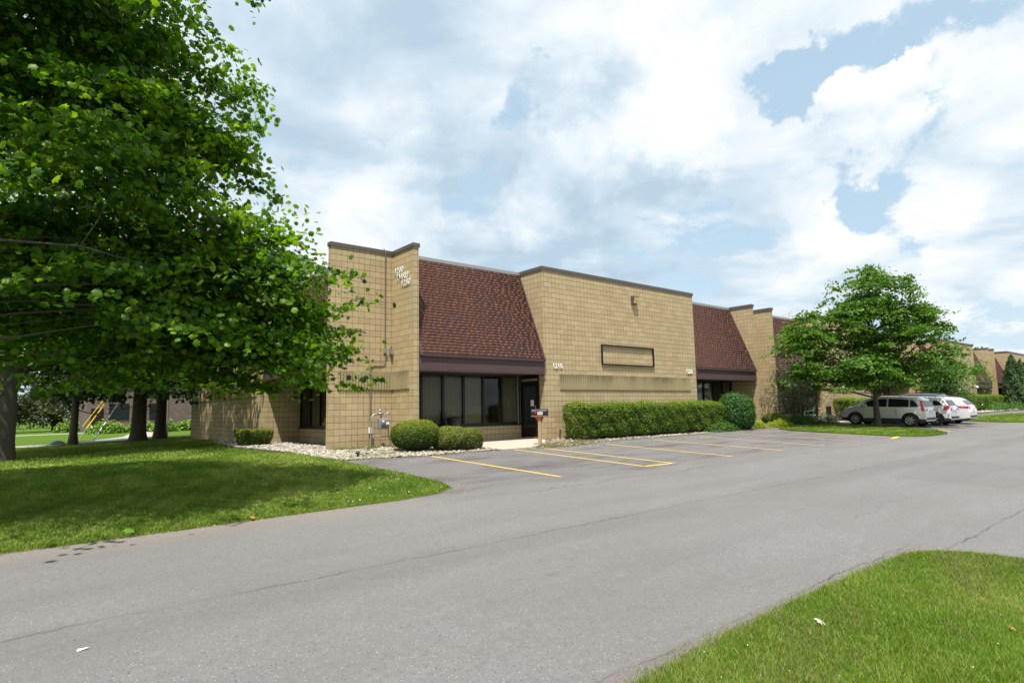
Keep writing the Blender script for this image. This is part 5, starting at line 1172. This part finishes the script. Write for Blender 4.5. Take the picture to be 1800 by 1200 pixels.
c1 = make_car('parked_car', 'pearl white SUV with tall red tail lights behind the island maple trunk', 'pearl', 4.08, 1.82, 1.68, 1.05,
    [(-2.04, .72), (-2.03, .98), (-1.98, 1.14), (-1.80, 1.50), (-1.60, 1.62), (-.9, 1.67), (-.1, 1.68), (.45, 1.62), (.8, 1.48), (1.22, 1.16), (1.34, 1.09), (1.7, 1.01), (1.9, .92), (2.02, .76), (2.04, .5)],
    (-1.36, 1.26), .345, .42, GC,
    [[(-1.74, 1.10), (-1.38, 1.09), (-1.38, 1.50), (-1.52, 1.46), (-1.66, 1.31)], [(-1.32, 1.09), (-.38, 1.08), (-.38, 1.54), (-.9, 1.54), (-1.32, 1.49)], [(-.30, 1.08), (.98, 1.08), (.66, 1.36), (.36, 1.49), (-.30, 1.54)]],
    [(-2.00, .86), (-1.86, .86), (-1.78, 1.46), (-1.85, 1.47), (-1.95, 1.16)], (.68, .58, 1.08, 1.42), rack=None, spokes=7)
c1.rotation_euler = (0, 0, R(90)); c1.location = (36.55, 12.62, G(36.5, 12.6)); c1.rotation_euler = (R(0), R(-2.0), R(90))
c2 = make_car('parked_car', 'bright white small SUV with slanted red tail lights, middle of the row', 'whitecar', 4.08, 1.78, 1.64, 1.08,
    [(-2.04, .70), (-2.02, 1.0), (-1.94, 1.12), (-1.74, 1.48), (-1.58, 1.58), (-.9, 1.64), (0, 1.64), (.5, 1.56), (.85, 1.40), (1.2, 1.15), (1.32, 1.10), (1.7, 1.02), (1.96, .88), (2.03, .6)],
    (-1.36, 1.22), .345, .40, GC,
    [[(-1.72, 1.16), (-1.28, 1.13), (-1.28, 1.44), (-1.50, 1.42)], [(-1.20, 1.12), (-.30, 1.11), (-.30, 1.50), (-1.20, 1.46)], [(-.22, 1.11), (.95, 1.12), (.60, 1.36), (-.22, 1.50)]],
    [(-2.02, .98), (-1.84, .84), (-1.72, .88), (-1.80, 1.10), (-1.96, 1.14)], (.62, .52, 1.12, 1.42), rack=(-1.4, .5))
c2.location = (39.3, 12.3, G(39.3, 12.3)); c2.rotation_euler = (0, R(-2.0), R(90))
c3 = make_car('parked_car', 'silver white wagon with wraparound red tail lights, right end of the row', 'silvercar', 4.75, 1.84, 1.62, 1.06,
    [(-2.37, .72), (-2.35, .98), (-2.26, 1.10), (-1.95, 1.42), (-1.7, 1.55), (-.9, 1.62), (.1, 1.61), (.55, 1.54), (1.1, 1.22), (1.3, 1.09), (1.9, .98), (2.25, .86), (2.36, .6)],
    (-1.40, 1.40), .35, .34, GC,
    [[(-1.82, 1.14), (-1.36, 1.12), (-1.36, 1.42), (-1.58, 1.40)], [(-1.28, 1.12), (-.32, 1.11), (-.32, 1.49), (-1.28, 1.45)], [(-.24, 1.11), (1.0, 1.11), (.60, 1.38), (-.24, 1.49)]],
    [(-2.34, .92), (-2.0, .94), (-1.80, 1.06), (-2.1, 1.07), (-2.32, 1.08)], (.64, .55, 1.12, 1.40), rack=(-1.5, .5))
c3.location = (41.95, 12.45, G(41.9, 12.4)); c3.rotation_euler = (0, R(-2.0), R(90))
c4 = make_car('parked_car', 'dark SUV with roof rails mostly hidden behind the white cars', 'darkcar', 4.6, 1.85, 1.78, 1.10,
    [(-2.3, .74), (-2.28, 1.04), (-2.2, 1.15), (-2.0, 1.60), (-1.8, 1.72), (-.9, 1.78), (.1, 1.77), (.55, 1.68), (1.1, 1.26), (1.3, 1.14), (1.9, 1.04), (2.2, .9), (2.3, .6)],
    (-1.38, 1.35), .36, .4, GC,
    [[(-1.9, 1.18), (-1.38, 1.16), (-1.38, 1.56), (-1.75, 1.52)], [(-1.30, 1.16), (-.34, 1.15), (-.34, 1.62), (-1.30, 1.58)], [(-.26, 1.15), (.95, 1.15), (.6, 1.45), (-.26, 1.62)]],
    [(-2.28, .92), (-2.12, .92), (-2.05, 1.4), (-2.18, 1.2)], (.66, .56, 1.16, 1.50), rack=(-1.7, .5))
c4.location = (45.4, 14.2, G(45.4, 14.2)); c4.rotation_euler = (0, R(-2.0), R(90))
